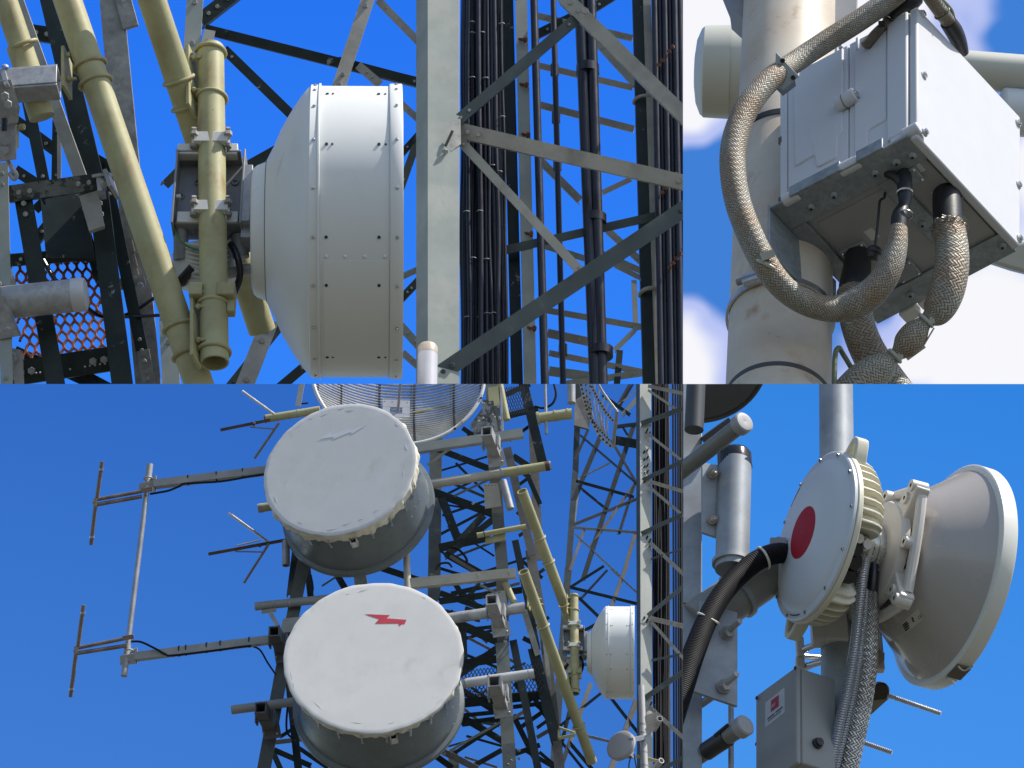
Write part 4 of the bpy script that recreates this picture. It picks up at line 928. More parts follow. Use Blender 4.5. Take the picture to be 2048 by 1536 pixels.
m = MB(S); m.bar((540, 1225, QV(1225, -4)), (556, 1252, QV(1250, -4)), 8, 4); m.plate([(523, 1220, QV(1220, -4)), (552, 1216, QV(1218, -4)), (552, 1224, QV(1218, -4)), (523, 1228, QV(1220, -4))], 8)
solo('pipe_bracket', m, GALVF, 'small bent bracket under the upper dull grey pipe', 'bracket')

# ---- side-mounted dipole array on the left
def tubes(t, name, segs, mat, n=14):
    for a, b, r in segs: m = MB(S); m.cyl(a, b, r, n=n); t.part(name, m, mat)
qd = lambda y: QV(y, -20)
pipe_ = Thing('dipole_mast', 'thin upright pipe joining the two dipoles far left', 'pipe', (273, 1140, qd(1140)), None, S)
tubes(pipe_, 'tube', (((300, 929, qd(929)), (248, 1351, qd(1351)), 5.4),), ALU)
tubes(pipe_, 'sleeve', (((300, 929, qd(929)), (294, 976, qd(976)), 6.6), ((256, 1290, qd(1290)), (248, 1352, qd(1352)), 6.4)), GALVF)
for i, (y0, x0, lab_) in enumerate(((969, 300, 'upper grey square arm running left from the upper drum, cable tied along it'), (1314, 262, 'lower grey square arm running left from the mast, cable tied along it'))):
    x1, y1 = ((535, 941), (545, 1279))[i]
    t = Thing('dipole_boom', lab_, 'arm', (x0, y0, qd(y0)), 'square dipole booms', S)
    m = MB(S); m.bar((x0+8, y0, qd(y0)), (x1, y1, qd(y0)), (19, 17)[i], 15, up=V((0, .4, 1))); t.part('tube', m, mk('arm_grey', (.29, .29, .285), .5, .2, var=.15, sc=3))
    m = MB(S)
    m.plate([(x0-22, y0-2, qd(y0)-8), (x0+8, y0-8, qd(y0)-8), (x0+10, y0+14, qd(y0)-8), (x0-22, y0+16, qd(y0)-8)], 3); m.plate([(x0+4, y0-16, qd(y0)), (x0+12, y0-18, qd(y0)), (x0+12, y0+14, qd(y0)), (x0+4, y0+14, qd(y0))], 8)
    t.part('end_plate', m, GALVF)
    m = MB(S); m.arc((x0-4, y0-12, qd(y0)-2), V((.12, -.5, -1)), 8, 1.8); m.arc((x0-6, y0+10, qd(y0)-2), V((.12, -.5, -1)), 8, 1.8); t.part('u_bolt', m, GALVF)
    for f in ((.3, .55, .78) if i == 0 else (.32, .37, .52, .62, .83)):
        x, y = x0+8+(x1-x0-8)*f, y0+(y1-y0)*f; m = MB(S); m.bar((x, y-11, qd(y0)), (x+1, y+10, qd(y0)), 2, 17); t.part('cable_tie', m, BLACK)
    pts = ([(300, 988), (318, 985), (338, 981), (360, 972), (372, 967), (440, 963), (500, 953), (540, 947)] if i == 0 else [(262, 1283), (282, 1284), (310, 1297), (330, 1308), (345, 1311), (430, 1301), (480, 1294), (503, 1292)])
    solo('coax_cable', MB(S).tube([(x, y, qd(y0)-12) for x, y in pts], 2.2, 8), BLACK, ('black cable sagging from the upper dipole and tied under its arm', 'black cable arching from the lower dipole to its arm')[i], 'cable')
cable([(503, 1292), (520, 1300), (535, 1325), (552, 1350)], 1.8, 'thin black cable hanging from the lower arm to the mast leg', -20)
def dipole(v0, v1, v2, v3, b, label, far):
    t = Thing('dipole_antenna', label, 'antenna', (b[0][0], b[0][1], qd(b[0][1])), 'dipole antennas on the left', S)
    q = qd(b[0][1])-6
    for a, c_ in ((v0, v1), (v2, v3)):
        tubes(t, 'rod', (((a[0], a[1], q), (c_[0], c_[1], q), 4.2),), BRONZE)
    tubes(t, 'boom', (((b[0][0], b[0][1], q), (b[1][0], b[1][1], q), 3.9), ((b[2][0], b[2][1], q), (b[3][0], b[3][1], q), 4.1)), BRONZE)
    m = MB(S); m.bar((v1[0]-2, v1[1], q), (v2[0]-1, v2[1], q), 8, 8); m.dome((v1[0]-6, v1[1]+8, q-2), V((-1, -.3, 0)), 4, 4); t.part('feed_block', m, STRUT)
    m = MB(S); m.bar((b[1][0]-14, b[1][1]+1, q-6), (b[1][0]+8, b[1][1]-2, q-6), 9, 8); t.part('clamp_block', m, BRONZE)
    m = MB(S)
    for p_, w_ in (((v0[0]-1, v0[1]+16), v0), ((v3[0]+2, v3[1]-16), v3)): m.cyl((p_[0], p_[1]-2, q), (p_[0], p_[1]+2, q), 5.2, n=12)
    t.part('ring', m, STEEL)
dipole((204, 923), (194, 996), (191, 1012), (182, 1090), ((188, 1000), (297, 980), (190, 1010), (284, 993)), 'upper folded dipole with two vertical rods and a double boom', 0)
dipole((167, 1210), (156, 1293), (152, 1306), (141, 1394), ((149, 1297), (260, 1275), (151, 1307), (254, 1291)), 'lower folded dipole with two vertical rods and a double boom', 0)
def arrow(b0, b1, arms, label):
    t = Thing('arrow_aerial', label, 'antenna', (b1[0], b1[1], QV(b1[1], 20)), 'arrow shaped aerials on the left', S); q = QV(b1[1], 20)
    m = MB(S); m.bar((b0[0], b0[1], q), (b1[0], b1[1], q), 6.5, 6); t.part('boom', m, RUSTF)
    for a, b, r, mt in arms: m = MB(S); m.cyl((a[0], a[1], q-3), (b[0], b[1], q-3), r, n=8); t.part('rod', m, mt)
    m = MB(S); m.cyl((b0[0]+.65*(b1[0]-b0[0]), b0[1]+.65*(b1[1]-b0[1]), q-4), (b0[0]+.65*(b1[0]-b0[0])+5, b0[1]+.65*(b1[1]-b0[1])+2, q-4), 4, n=8); t.part('clip', m, RUSTF)
BRIGHT = mk('bright_aerial_rod', (.50, .48, .46), .25, .7, var=.2, sc=5); DULLR = mk('dull_aerial_rod', (.22, .19, .17), .4, .5, var=.2, sc=5)
arrow((441, 860), (540, 840), (((484, 782), (548, 828), 2.7, BRIGHT), ((558, 846), (509, 917), 2.7, DULLR), ((500, 854), (548, 858), 1.5, DULLR)), 'upper arrow shaped aerial with a rusty boom and splayed rods')
arrow((417, 1108), (572, 1080), (((457, 1026), (536, 1083), 2.7, BRIGHT), ((538, 1087), (488, 1166), 2.7, DULLR), ((470, 1103), (524, 1104), 1.5, DULLR), ((474, 1091), (519, 1080), 1.8, BRIGHT)), 'lower arrow shaped aerial with a rusty boom and splayed rods')
m = MB(S); m.bar((605, 760, QV(780, 30)), (596, 812, QV(810, 30)), 11, 6); solo('slim_panel', m, mk('slim_panel_grey', (.40, .40, .41), .5), 'slim grey panel standing at the top left of the grid dish', 'panel')

# ---- the side-on white drum on its pipe, further away
drum_group(SubSite(BL, 1174, 1305, QV(1305, 40), 505, 463, .3133), dict(drum='smaller white drum dish seen side on, left of the tall pale grey leg',
    bracket='box bracket behind the small side-on white drum', radio='ribbed radio unit left of the small side-on white drum',
    cable='short black cable curving left of the small side-on white drum', wire='thin green wire on the bracket of the small side-on white drum',
    pipe='short upright khaki pipe with an open lower end left of the small side-on white drum', pipegroup='slanting and upright pipes on the main mast',
    clamp1='khaki clamp at the top of the short upright khaki pipe', clamp2='khaki clamp at the lower end of the short upright khaki pipe', clamp3='khaki clamp on the lower slanting khaki pipe near its top',
    saddle='khaki saddle block low on the short upright khaki pipe', clampgroup='small khaki clamps left of the small side-on white drum'))

# ---- tall tower on the right
tw = Thing('lattice_tower', 'tall lattice tower at the right with a pale grey leg and black cable bundles', 'tower', (1290, 1150, QV(1150, 300)), None, S)
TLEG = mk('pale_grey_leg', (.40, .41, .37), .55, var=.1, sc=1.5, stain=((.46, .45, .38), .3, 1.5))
def tq(y, o): return (1150-y)*T + o
def flange(x0, q0, x1, q1, th, dx=2):
    m = MB(S); m.plate([S.P(x0, 740, tq(740, q0)), S.P(x1, 740, tq(740, q1)), S.P(x1+dx+1, 1570, tq(1570, q1)), S.P(x0+dx, 1570, tq(1570, q0))], th); return m
tw.part('leg', flange(1280, 300, 1302, 308, 3), TLEG); tw.part('leg', flange(1272, 322, 1280.3, 300.5, 3), DTEAL)  # left flange coloured dark to stand for its shaded side
def tm(a, b, w, o, mat, name='brace'): return member(tw, a, b, w, o, mat, name, qf=tq)
for a, b, w, mt in (((1283, 847), (1400, 805), 11, DTEAL), ((1294, 866), (1390, 942), 6, STRUT), ((1286, 960), (1390, 911), 9, DTEAL), ((1300, 963), (1390, 990), 8, STRUT), ((1300, 975), (1380, 1043), 6.5, STRUT), ((1283, 1067), (1390, 1018), 9, DTEAL),
                    ((1300, 1085), (1380, 1161), 8, STRUT), ((1296, 772), (1390, 792), 8, STRUT), ((1296, 780), (1352, 818), 5.5, STRUT), ((1296, 1231), (1390, 1154), 9, DTEAL), ((1301, 1237), (1390, 1258), 10, STRUT), ((1302, 1243), (1390, 1343), 6.5, STRUT), ((1303, 1321), (1390, 1303), 5, DTEAL),
                    ((1290, 1396), (1390, 1328), 11, DTEAL), ((1298, 1413), (1390, 1497), 8, STRUT), ((1320, 1540), (1390, 1505), 9, DTEAL), ((1302, 1118), (1390, 1090), 4, DTEAL)):
    tm(a, b, w, 285, mt)
for a, b, w, mt, nm in (((1158, 760), (1151, 945), 13, GREENF, 'leg'), ((1151, 940), (1136, 1150), 13, DTEAL, 'leg'), ((1137, 1135), (1122, 1330), 15, DTEAL, 'leg'), ((1122, 1320), (1106, 1570), 17, DTEAL, 'leg'), ((1160, 955), (1148, 1050), 5, GALVF, 'leg'),
                    ((1335, 740), (1338, 1570), 9, BROWNLEG, 'leg'), ((1362, 740), (1366, 1570), 12, GREENF, 'leg')):
    tm(a, b, w, 520, mt, nm)
for a, b, w, mt in (((1268, 850), (1208, 1029), 10, GREENF), ((1208, 1029), (1166, 1160), 10, GREENF), ((1202, 870), (1148, 1000), 10, GREENF), ((1176, 860), (1150, 920), 6, GREENF), ((1160, 870), (1272, 966), 5, DTEAL), ((1220, 926), (1160, 956), 4, TEALF),
                    ((1152, 962), (1268, 994), 7, GREENF), ((1156, 972), (1215, 1020), 6, GREENF), ((1146, 1050), (1274, 998), 7, BROWNLEG), ((1270, 966), (1238, 1068), 6, GREENF), ((1266, 972), (1180, 1095), 6, BROWNLEG), ((1144, 1055), (1275, 1065), 6, TEALF), ((1170, 1056), (1140, 1140), 6, BROWNLEG), ((1150, 1068), (1240, 1152), 4, TEALF),
                    ((1272, 1062), (1244, 1160), 8, BROWNLEG), ((1222, 880), (1274, 968), 6, BROWNLEG), ((1230, 854), (1275, 848), 9, DTEAL), ((1228, 880), (1274, 888), 20, GREENF), ((1254, 1130), (1222, 1216), 8, BROWNLEG), ((1222, 1138), (1276, 1187), 4, TEALF), ((1140, 1175), (1208, 1132), 6, GREENF), ((1142, 1175), (1276, 1208), 7, GREENF),
                    ((1152, 1190), (1200, 1236), 7, GREENF), ((1160, 1266), (1200, 1244), 7, GREENF), ((1110, 1460), (1210, 1380), 6, GREENF), ((1120, 1540), (1182, 1366), 9, BROWNLEG), ((1222, 1396), (1278, 1468), 7, GREENF), ((1274, 1400), (1220, 1545), 11, BROWNLEG), ((1170, 1471), (1224, 1484), 6, STRUT), ((1138, 1484), (1190, 1545), 8, GREENF), ((1118, 1478), (1172, 1545), 6, GREENF),
                    ((1245, 830), (1290, 780), 10, TEALF), ((1235, 810), (1290, 770), 4, GALVF), ((1260, 768), (1236, 810), 6, GREENF), ((1240, 812), (1266, 768), 5, BLACK), ((1205, 790), (1260, 830), 8, GREENF), ((1255, 870), (1243, 850), 5, GREENF), ((1215, 1140), (1160, 1200), 5, GREENF), ((1140, 1420), (1120, 1500), 8, GREENF)):
    tm(a, b, w, 420, mt)
for y0 in (905, 920, 935, 948):
    m = MB(S)
    for x in (1286, 1293): m.bar((x, y0+3-(x-1286)*.6, tq(y0, 294)), (x+4, y0-4-(x-1286)*.6, tq(y0, 294)), 3, 3)
    tw.part('slot_row', m, DARKHOLE)
for (x, y) in ((1292, 862), (1297, 868), (1288, 962), (1292, 1076), (1298, 1082), (1286, 1238), (1292, 1242), (1300, 1408), (1306, 1414)):
    m = MB(S); m.bar((x, y+4, tq(y, 292)), (x+4, y-5, tq(y, 292)), 3.2, 4); tw.part('bolt', m, DARKHOLE)
m = MB(S); m.plate([(1150, 800, tq(800, 500)), (1166, 790, tq(790, 500)), (1184, 812, tq(812, 500)), (1178, 858, tq(850, 500)), (1148, 850, tq(850, 500))], 8); tw.part('gusset_plate', m, BROWNLEG)
rnd = random.Random(5)
for i in range(20):
    x = 1305+(i % 10)*3.2+(i//10)*1.6; pts = [(x+2.5*(y-740)/830+rnd.uniform(-.7, .7), y, tq(y, 330+14*(i//10)+rnd.uniform(-3, 6))) for y in (740, 900, 1060, 1230, 1400, 1570)]
    solo('feeder_cable', MB(S).tube(pts, 1.6+.25*(i % 3), 8, 3), BLACK, 'thin black feeder cable in the bundle just right of the tall pale grey leg', 'cable', 'bundle of black feeder cables right of the tall pale leg')
for i in range(4):
    x = 1346+i*5; pts = [(x+2.5*(y-740)/830, y, tq(y, 350)) for y in (740, 1570)]
    solo('feeder_cable', MB(S).cyl(pts[0], pts[1], 2.2, n=10), BLACK, 'black feeder cable spaced apart at the far side of the tall tower', 'cable', 'spaced black feeder cables at the far side of the tall tower')
# pole with the small grey dish
pole = Thing('antenna_pole', 'pale tubular pole in front of the tall pale leg at the bottom right', 'pole', (1288, 1450, QV(1450, 40)), None, S)
qp = lambda y: (1450-y)*T+10
for (y0, x0, y1, x1, r) in ((1372, 1282.5, 1450, 1285.5, 6.5), (1450, 1285.5, 1570, 1291, 7)):
    m = MB(S); m.cyl((x0, y0, qp(y0)), (x1, y1, qp(y1)), r, n=20); pole.part('tube', m, mk('pale_pole', (.44, .43, .43), .45, var=.1, sc=2))
for y in (1448, 1465, 1483, 1504, 1530):
    m = MB(S); m.cyl((1284.5+(y-1440)*.05, y, qp(y)), (1284.6+(y-1440)*.05, y+3, qp(y+3)), 7.8, n=20); pole.part('band', m, GALVF)
m = MB(S); m.plate([(1292, 1430, qp(1440)), (1312, 1424, qp(1440)), (1316, 1452, qp(1450)), (1298, 1470, qp(1465)), (1292, 1455, qp(1455))], 5); m.plate([(1312, 1424, qp(1440)-6), (1314, 1424, qp(1440)-6), (1315, 1448, qp(1450)-6), (1312, 1448, qp(1450)-6)], 5); pole.part('plate', m, mk('pale_bracket', (.40, .37, .34), .5))
m = MB(S); m.bar((1272, 1512, qp(1512)), (1322, 1524, qp(1512)), 6, 6); pole.part('cross_bar', m, BEIGEF)
for a, b in (((1320, 1437, -30), (1308, 1458, 30)), ((1323, 1521, -30), (1300, 1545, 20))):
    m = MB(S); m.pipe((a[0], a[1], qp(a[1])+a[2]), (b[0], b[1], qp(b[1])+b[2]), 6, 1.5, 20); pole.part('stub_pipe', m, mk('pale_pole', (.44, .43, .43)))
L = S.frame(1239, 1489, QV(1489, 90)); nn = L.dir(-.52, .42, -.74).normalized()
t = Thing('panel_dish', 'small round grey dish facing left on the pale tubular pole', 'antenna', L(0))
m = MB(S); m.lathe([(0, .3), (0, 27), (1.5, 29.5), (3, 30)], L(0), -nn, 48); t.part('radome', m, mk('grey_radome', (.40, .385, .40), .5, var=.03))
m = MB(S); m.lathe([(2.5, 30.2), (3.5, 31.5), (9, 31.5), (16, 24), (22, 10), (23, .5)], L(0), -nn, 48); t.part('rim', m, mk('pale_bracket', (.40, .37, .34), .5))
m = MB(S); m.box(L(0)-nn*(28*k), nn*(9*k), V((9*k, 0, 0)), S.up*(13*k)); m.bar((1262, 1480, QV(1480, 75)), (1290, 1474, qp(1474)), 8, 8); t.part('radio_box', m, SHADEGREY)
cable([(1262, 1512), (1258, 1530), (1260, 1550)], 1.4, 'thin black cable hanging under the small round grey dish', 60); cable([(1268, 1508), (1272, 1530), (1276, 1550)], 1.4, 'second thin black cable hanging beside the pale tubular pole', 60)
# ================================================================== site three: white equipment box strapped to a stained pole
S = TR; T = S.t; k = S.s
BLACK = BLACKN
upv = V((0, math.sin(S.pitch), math.cos(S.pitch)))
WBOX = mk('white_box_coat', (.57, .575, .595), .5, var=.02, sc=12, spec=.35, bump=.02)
WBOXU = mk('shaded_box_underside', (.33, .33, .325), .55, var=.06, sc=9, stain=((.36, .34, .31), .3, 12))  # box white darkened, so the shade underneath sits in the colour
ZINC = mk('spangled_zinc_plate', (.30, .33, .35), .5, .35, var=.2, sc=16, stain=((.20, .225, .24), .45, 60), bump=.05)
POLEM = mk('stained_pole_paint', (.60, .535, .44), .5, var=.07, sc=6, stain=((.50, .40, .30), .45, 4), streak=((.34, .17, .06), .37, 12), chip=((.17, .19, .21), .335, 16), bump=.03, spec=.4)
BRAID1 = mk_braid('braided_sleeve_grey', (.34, .32, .27), (.30, .26, .20), (.33, .19, .09), 24, 26, rs=14, ramount=.5, metal=.12, rough=.55, dist=.001, gap=(.03, .026, .02))
BRAID2 = mk_braid('braided_sleeve_coarse', (.36, .34, .28), (.33, .28, .21), (.36, .20, .10), 21, 29, rs=12, ramount=.6, metal=.12, rough=.55, dist=.0014, gap=(.03, .026, .02))
BRAID3 = mk_braid('braided_sleeve_bronze', (.30, .265, .21), (.24, .20, .15), (.20, .13, .08), 22, 26, rs=20, ramount=.3, metal=.7, rough=.35, dist=.001)
RP = 100.5
def pq(y): return (384-y)*T+165
pole = Thing('stained_pole', 'thick cream pole with rust stains and dark tape rings', 'pole', (1570, 384, 0), None, S)
m = MB(S); m.cyl((1581, -80, pq(-80)), (1555, 850, pq(850)), RP, n=96); pole.part('tube', m, POLEM)
def pxc(y): return 1581-26*(y+80)/930
def ring(y, h, r, mat, name):
    A, B = axis_at(y), axis_at(y+h); m = MB(S); m.pipe(A, B, r, 2, 96); pole.part(name, m, mat)
PA_, PB_ = S.P(pxc(-80), -80, pq(-80)), S.P(pxc(850), 850, pq(850))
def axis_at(y):
    lo, hi = 0., 1.
    for i in range(40):
        mid = (lo+hi)/2; Q = PA_+(PB_-PA_)*mid
        if 768-Q.z/Q.y*F < y: lo = mid
        else: hi = mid
    return PA_+(PB_-PA_)*lo
def around(y, R, a0, a1, w, th, mat, name):
    """flat band round the pole between two angles"""
    c0 = axis_at(y); ax = (PA_-PB_).normalized(); e = (V((0, -1, 0))-ax*ax.dot(V((0, -1, 0)))).normalized(); g = ax.cross(e)
    m = MB(S); vs = []; n = 48
    for i in range(n+1):
        a = rad(a0+(a1-a0)*i/n); d = e*math.cos(a)+g*math.sin(a)
        for rr, hh in ((R, -w/2), (R+th, -w/2), (R+th, w/2), (R, w/2)): vs.append(c0+d*(rr*k)+ax*(hh*k))
    fs = [(4*i+j, 4*i+(j+1) % 4, 4*i+4+(j+1) % 4, 4*i+4+j) for i in range(n) for j in range(4)]+[(0, 1, 2, 3), (4*n+3, 4*n+2, 4*n+1, 4*n)]
    m.add(vs, fs); return pole.part(name, m, mat) if mat else (m, c0, ax, e, g)
ring(799, 8, RP+1, mk('grey_tape', (.06, .06, .065), .5), 'tape_ring')
hc = Thing('hose_clamp', 'steel worm drive strap around the cream pole below the white box', 'clamp', (1500, 570, pq(600)), None, S)
m, c0, ax, e, g = around(636, RP+1.5, 0, 358, 14, 5, None, '')
hc.part('strap', m, STEEL)
sgn = 1 if g.x > 0 else -1
a = rad(-33*sgn); d = (e*math.cos(a)+g*math.sin(a)); tt = ax.cross(d)
m = MB(S); m.box(c0+d*(117*k), tt*(26*k), ax*(11*k), d*(8*k)); hc.part('housing', m, STEEL, bev=.002)
m = MB(S); m.cyl(c0+d*(119*k)-tt*(38*k), c0+d*(119*k)+tt*(38*k), 7, n=14); hc.part('screw', m, SHADEGREY)
around(298, RP+.5, -70, 70, 16, 2, RUBBER, 'rubber_band')
cb = Thing('pole_collar', 'grey metal collar gripping the top of the cream pole', 'collar', (1480, 10, pq(10)), None, S)
for pts in ([(1440, -60), (1486, -60), (1490, 40), (1466, 18), (1463, -4)], [(1660, -60), (1720, -60), (1714, 24), (1692, 46), (1664, 52)]):
    m = MB(S); m.plate([(x, y, pq(y)-10) for x, y in pts], 60); cb.part('jaw', m, SHADEGREY, bev=.002)

# ---- the white box
def BX(u, v, w): return (1828+267*(u-1)+205*v, 270-140*(u-1)+220*v-250*w, -300-123*(u-1)+194*v+283*w)
def blk(m, u0, u1, v0, v1, w0, w1):
    vs = [S.P(*BX(u, v, w)) for u in (u0, u1) for v in (v0, v1) for w in (w0, w1)]
    return m.add(vs, [(0, 1, 3, 2), (4, 6, 7, 5), (0, 4, 5, 1), (2, 3, 7, 6), (0, 2, 6, 4), (1, 5, 7, 3)])
def slab(m, poly, v0, v1):
    A = [S.P(*BX(u, v0, w)) for u, w in poly]; B = [S.P(*BX(u, v1, w)) for u, w in poly]; n = len(A)
    return m.add(A+B, [tuple(range(n)), tuple(range(2*n-1, n-1, -1))]+[(i, (i+1) % n, n+(i+1) % n, n+i) for i in range(n)])
vA = (S.P(*BX(1, 0, 0))-S.P(*BX(0, 0, 0))).normalized(); vB = (S.P(*BX(0, 1, 0))-S.P(*BX(0, 0, 0))).normalized(); vC = (S.P(*BX(0, 0, 1))-S.P(*BX(0, 0, 0))).normalized()
box = Thing('equipment_box', 'white weatherproof equipment box with braided hoses plugged into its underside', 'equipment box', BX(.5, .5, 0), None, S)
m = MB(S); blk(m, .055, .505, .0, 1, .01, 1); blk(m, .515, .965, .0, 1, .01, 1); blk(m, .50, .52, .012, .99, .02, .99); blk(m, -.005, .046, .0, 1, .0, 1); blk(m, .04, .06, .012, .99, .02, .99)
box.part('body', m, WBOX, bev=.003)
m = MB(S); blk(m, .972, 1.03, -.008, 1.0, -.03, 1.005); lid = box.part('lid', m, WBOX, bev=.004)
m = MB(S); blk(m, .96, .975, .01, .985, 0, .99); box.part('seal', m, RUBBER)
m = MB(S); slab(m, [(.10, .985), (.10, .90), (.115, .235), (.25, .247), (.262, .235), (.275, .15), (.29, .135), (.42, .135), (.432, .15), (.435, .30), (.47, .32), (.475, .985)], -.012, .004)
box.part('raised_panel', m, WBOX, bev=.004)
m = MB(S); slab(m, [(.56, .985), (.56, .055), (.655, .05), (.66, .20), (.675, .222), (.79, .225), (.80, .24), (.80, .985)], -.012, .004)
box.part('raised_panel', m, WBOX, bev=.004)
m = MB(S); blk(m, .808, .963, -.02, .01, .045, .998); blk(m, .83, .963, -.018, .01, .008, .05); box.part('edge_block', m, WBOX, bev=.004)
m = MB(S); slab(m, [(.10, .05), (.10, .015), (.80, .012), (.80, .04)], -.010, .004); box.part('lower_lip', m, WBOX, bev=.004)
m = MB(S); blk(m, .125, .15, -.02, .0, .93, 1.0); blk(m, .575, .60, -.02, 0, .90, 1.0); blk(m, .445, .475, -.02, 0, .985, 1.02)
box.part('top_tab', m, WBOX, split=True, bev=.003)
def on_face(u, w, d): return S.P(*BX(u, -d/358, w))
for (u0, u1, w, r) in ((.03, .15, .0, 13), (.455, .61, .005, 14)):
    m = MB(S); m.cyl(on_face(u0, w, 4), on_face(u1, w, 4), r, n=32); box.part('lug', m, WBOX, bev=.004)
m = MB(S); m.cyl(on_face(.93, .02, 4), on_face(1.055, .02, 4), 13, n=32); box.part('lug', m, WBOX, bev=.004)
m = MB(S); m.cyl(on_face(.445, .51, 13), on_face(.592, .52, 13), 15.5, n=36); kn = box.part('hinge_knob', m, WBOX, bev=.003)
m = MB(S); m.cyl(on_face(.505, .513, 13), on_face(.509, .513, 13), 15.9, n=36); box.part('knob_joint', m, RUBBER, parent=kn)
m = MB(S); m.cyl(on_face(.590, .52, 14), on_face(.606, .522, 14), 9, n=20); m.hexa(on_face(.606, .522, 14), vA, 4, 2); box.part('screw', m, STEEL, parent=kn)
m = MB(S); m.dome(on_face(.14, .42, 0), -vB, 6, 5, 16); box.part('bump', m, WBOX)
for w in (.515, .035):
    m = MB(S); blk(m, -.012, .012, -.006, .03, w-.025, w+.025); box.part('edge_notch', m, mk('shadow_slot', (.10, .10, .09), .8))
scr = []
for u, v, w in ((1.03, .05, .50), (1.055, .03, .015), (1.03, .04, .985), (1.03, .97, .93), (1.03, .975, .44), (1.03, .985, .02)):
    c = S.P(*BX(u, v, w)); m = MB(S); m.cyl(c - vA*(2*k) , c + vA*(3*k), 9, n=20); sr = box.part('washer', m, WBOX, parent=lid)
    m = MB(S); m.cyl(c, c + vA*(7*k), 6.5, n=20); box.part('screw', m, STEEL, parent=lid)
    m = MB(S); m.hexa(c + vA*(6.6*k), vA, 3, .8); box.part('socket', m, DARKHOLE, parent=lid)
# cast lettering and outline, barely raised
def text_mb(mb, txt, o, ex, ey, h, th):
    cu = bpy.data.curves.new('lettering', 'FONT'); cu.body = txt; cu.size = 1; cu.extrude = 0; cu.resolution_u = 3
    ob = bpy.data.objects.new('lettering', cu); C.objects.link(ob); bpy.context.view_layer.update()
    me = ob.evaluated_get(bpy.context.evaluated_depsgraph_get()).to_mesh()
    n = ex.cross(ey).normalized()
    if n.y > 0: n = -n
    vs = [o + ex*(v.co.x*h) + ey*(v.co.y*h) + n*th for v in me.vertices]; fs = [tuple(p_.vertices) for p_ in me.polygons]
    ob.evaluated_get(bpy.context.evaluated_depsgraph_get()).to_mesh_clear(); C.objects.unlink(ob); bpy.data.objects.remove(ob); bpy.data.curves.remove(cu)
    return mb.add(vs, fs)
EMB = mk('cast_lettering', (.60, .61, .635), .55, var=.02)
m = MB(S); text_mb(m, 'KATHREIN', on_face(.365, .655, 4.6), -vC, vA, 11*k, .0004); box.part('cast_lettering', m, EMB)
m = MB(S); m.tube([on_face(.30, .60, 4.3), on_face(.32, .66, 4.3), on_face(.40, .69, 4.3), on_face(.45, .675, 4.3)], .7, 6, 5); m.tube([on_face(.42, .37, 4.3), on_face(.44, .40, 4.3), on_face(.45, .44, 4.3)], .8, 6, 4); m.tube([on_face(.40, .36, 4.3), on_face(.425, .40, 4.3)], .8, 6, 4)
box.part('cast_emblem', m, EMB)
# underside plate, ports
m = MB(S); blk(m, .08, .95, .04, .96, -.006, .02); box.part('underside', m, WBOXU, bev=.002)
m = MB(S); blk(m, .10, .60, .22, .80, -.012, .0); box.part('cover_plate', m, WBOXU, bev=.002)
br = Thing('box_bracket', 'galvanised steel bracket frame under the white equipment box', 'bracket', BX(0, 0, -.1), None, S)
m = MB(S); blk(m, -.055, .985, -.035, .17, -.026, -.012); br.part('front_strip', m, ZINC, bev=.002)
m = MB(S); blk(m, .10, .48, -.05, -.036, -.03, .045); blk(m, .60, .80, -.05, -.036, -.03, .05); br.part('lip', m, ZINC, split=True, bev=.002)
m = MB(S); blk(m, .60, .72, .171, .858, -.026, -.012); br.part('cross_strip', m, ZINC, bev=.002)
m = MB(S); blk(m, -.055, .06, .171, .858, -.026, -.012); br.part('cross_strip', m, ZINC, bev=.002)
m = MB(S); blk(m, -.055, .985, .86, 1.02, -.026, -.012); br.part('rear_strip', m, ZINC, bev=.002)
m = MB(S); slab(m, [(0, 0)], 0, 0) if 0 else None
def uplate(m, u0, u1, poly):
    A = [S.P(*BX(u0, v, w)) for v, w in poly]; B = [S.P(*BX(u1, v, w)) for v, w in poly]; n = len(A)
    return m.add(A+B, [tuple(range(n)), tuple(range(2*n-1, n-1, -1))]+[(i, (i+1) % n, n+(i+1) % n, n+i) for i in range(n)])
m = MB(S); uplate(m, -.072, -.056, [(-.035, .01), (-.035, -.30), (.05, -.36), (.56, -.34), (.62, -.28), (.62, -.03), (.3, -.028)]); sp_ = br.part('side_plate', m, ZINC, bev=.002)
m = MB(S)
for v, w, h in ((.04, -.26, 8), (.33, -.2, 14)): m.cyl(S.P(*BX(-.0735, v, w)), S.P(*BX(-.079, v, w)), h*.8, n=16)
br.part('slot', m, DARKHOLE, parent=sp_)
m = MB(S); m.tube([S.P(*BX(-.12, .33, -.22)), S.P(*BX(-.12, .45, -.24)), S.P(*BX(-.12, .58, -.26))], 13, 16, 4); br.part('strap_worm', m, mk('dark_strap', (.07, .07, .07), .4, .6))
for u, v in ((.16, .09), (.33, .09), (.64, .09), (.80, .09), (.97-.06, .10), (.94, .94), (.45, .94), (.25, .94), (.64, .55), (.68, .80)):
    c = S.P(*BX(u, v, -.028)); m = MB(S); m.dome(c, -vC, 9, 7, 20); bo = br.part('bolt', m, ZINC); m = MB(S); m.hexa(c-vC*(6.4*k), -vC, 3.4, 1); br.part('socket', m, DARKHOLE, parent=bo)
m = MB(S); m.plate([(1552, 104, -150), (1598, 152, -150), (1590, 160, -150), (1567, 180, -150), (1549, 174, -150)], 5); tb = br.part('top_tab', m, mk('pale_zinc_plate', (.36, .41, .45), .5, .3, var=.12, sc=20), bev=.001)
m = MB(S)
for x, y in ((1565, 121), (1586, 155)): m.cyl((x, y, -153), (x+1, y, -149), 4.5, n=14)
br.part('hole', m, DARKHOLE, parent=tb)
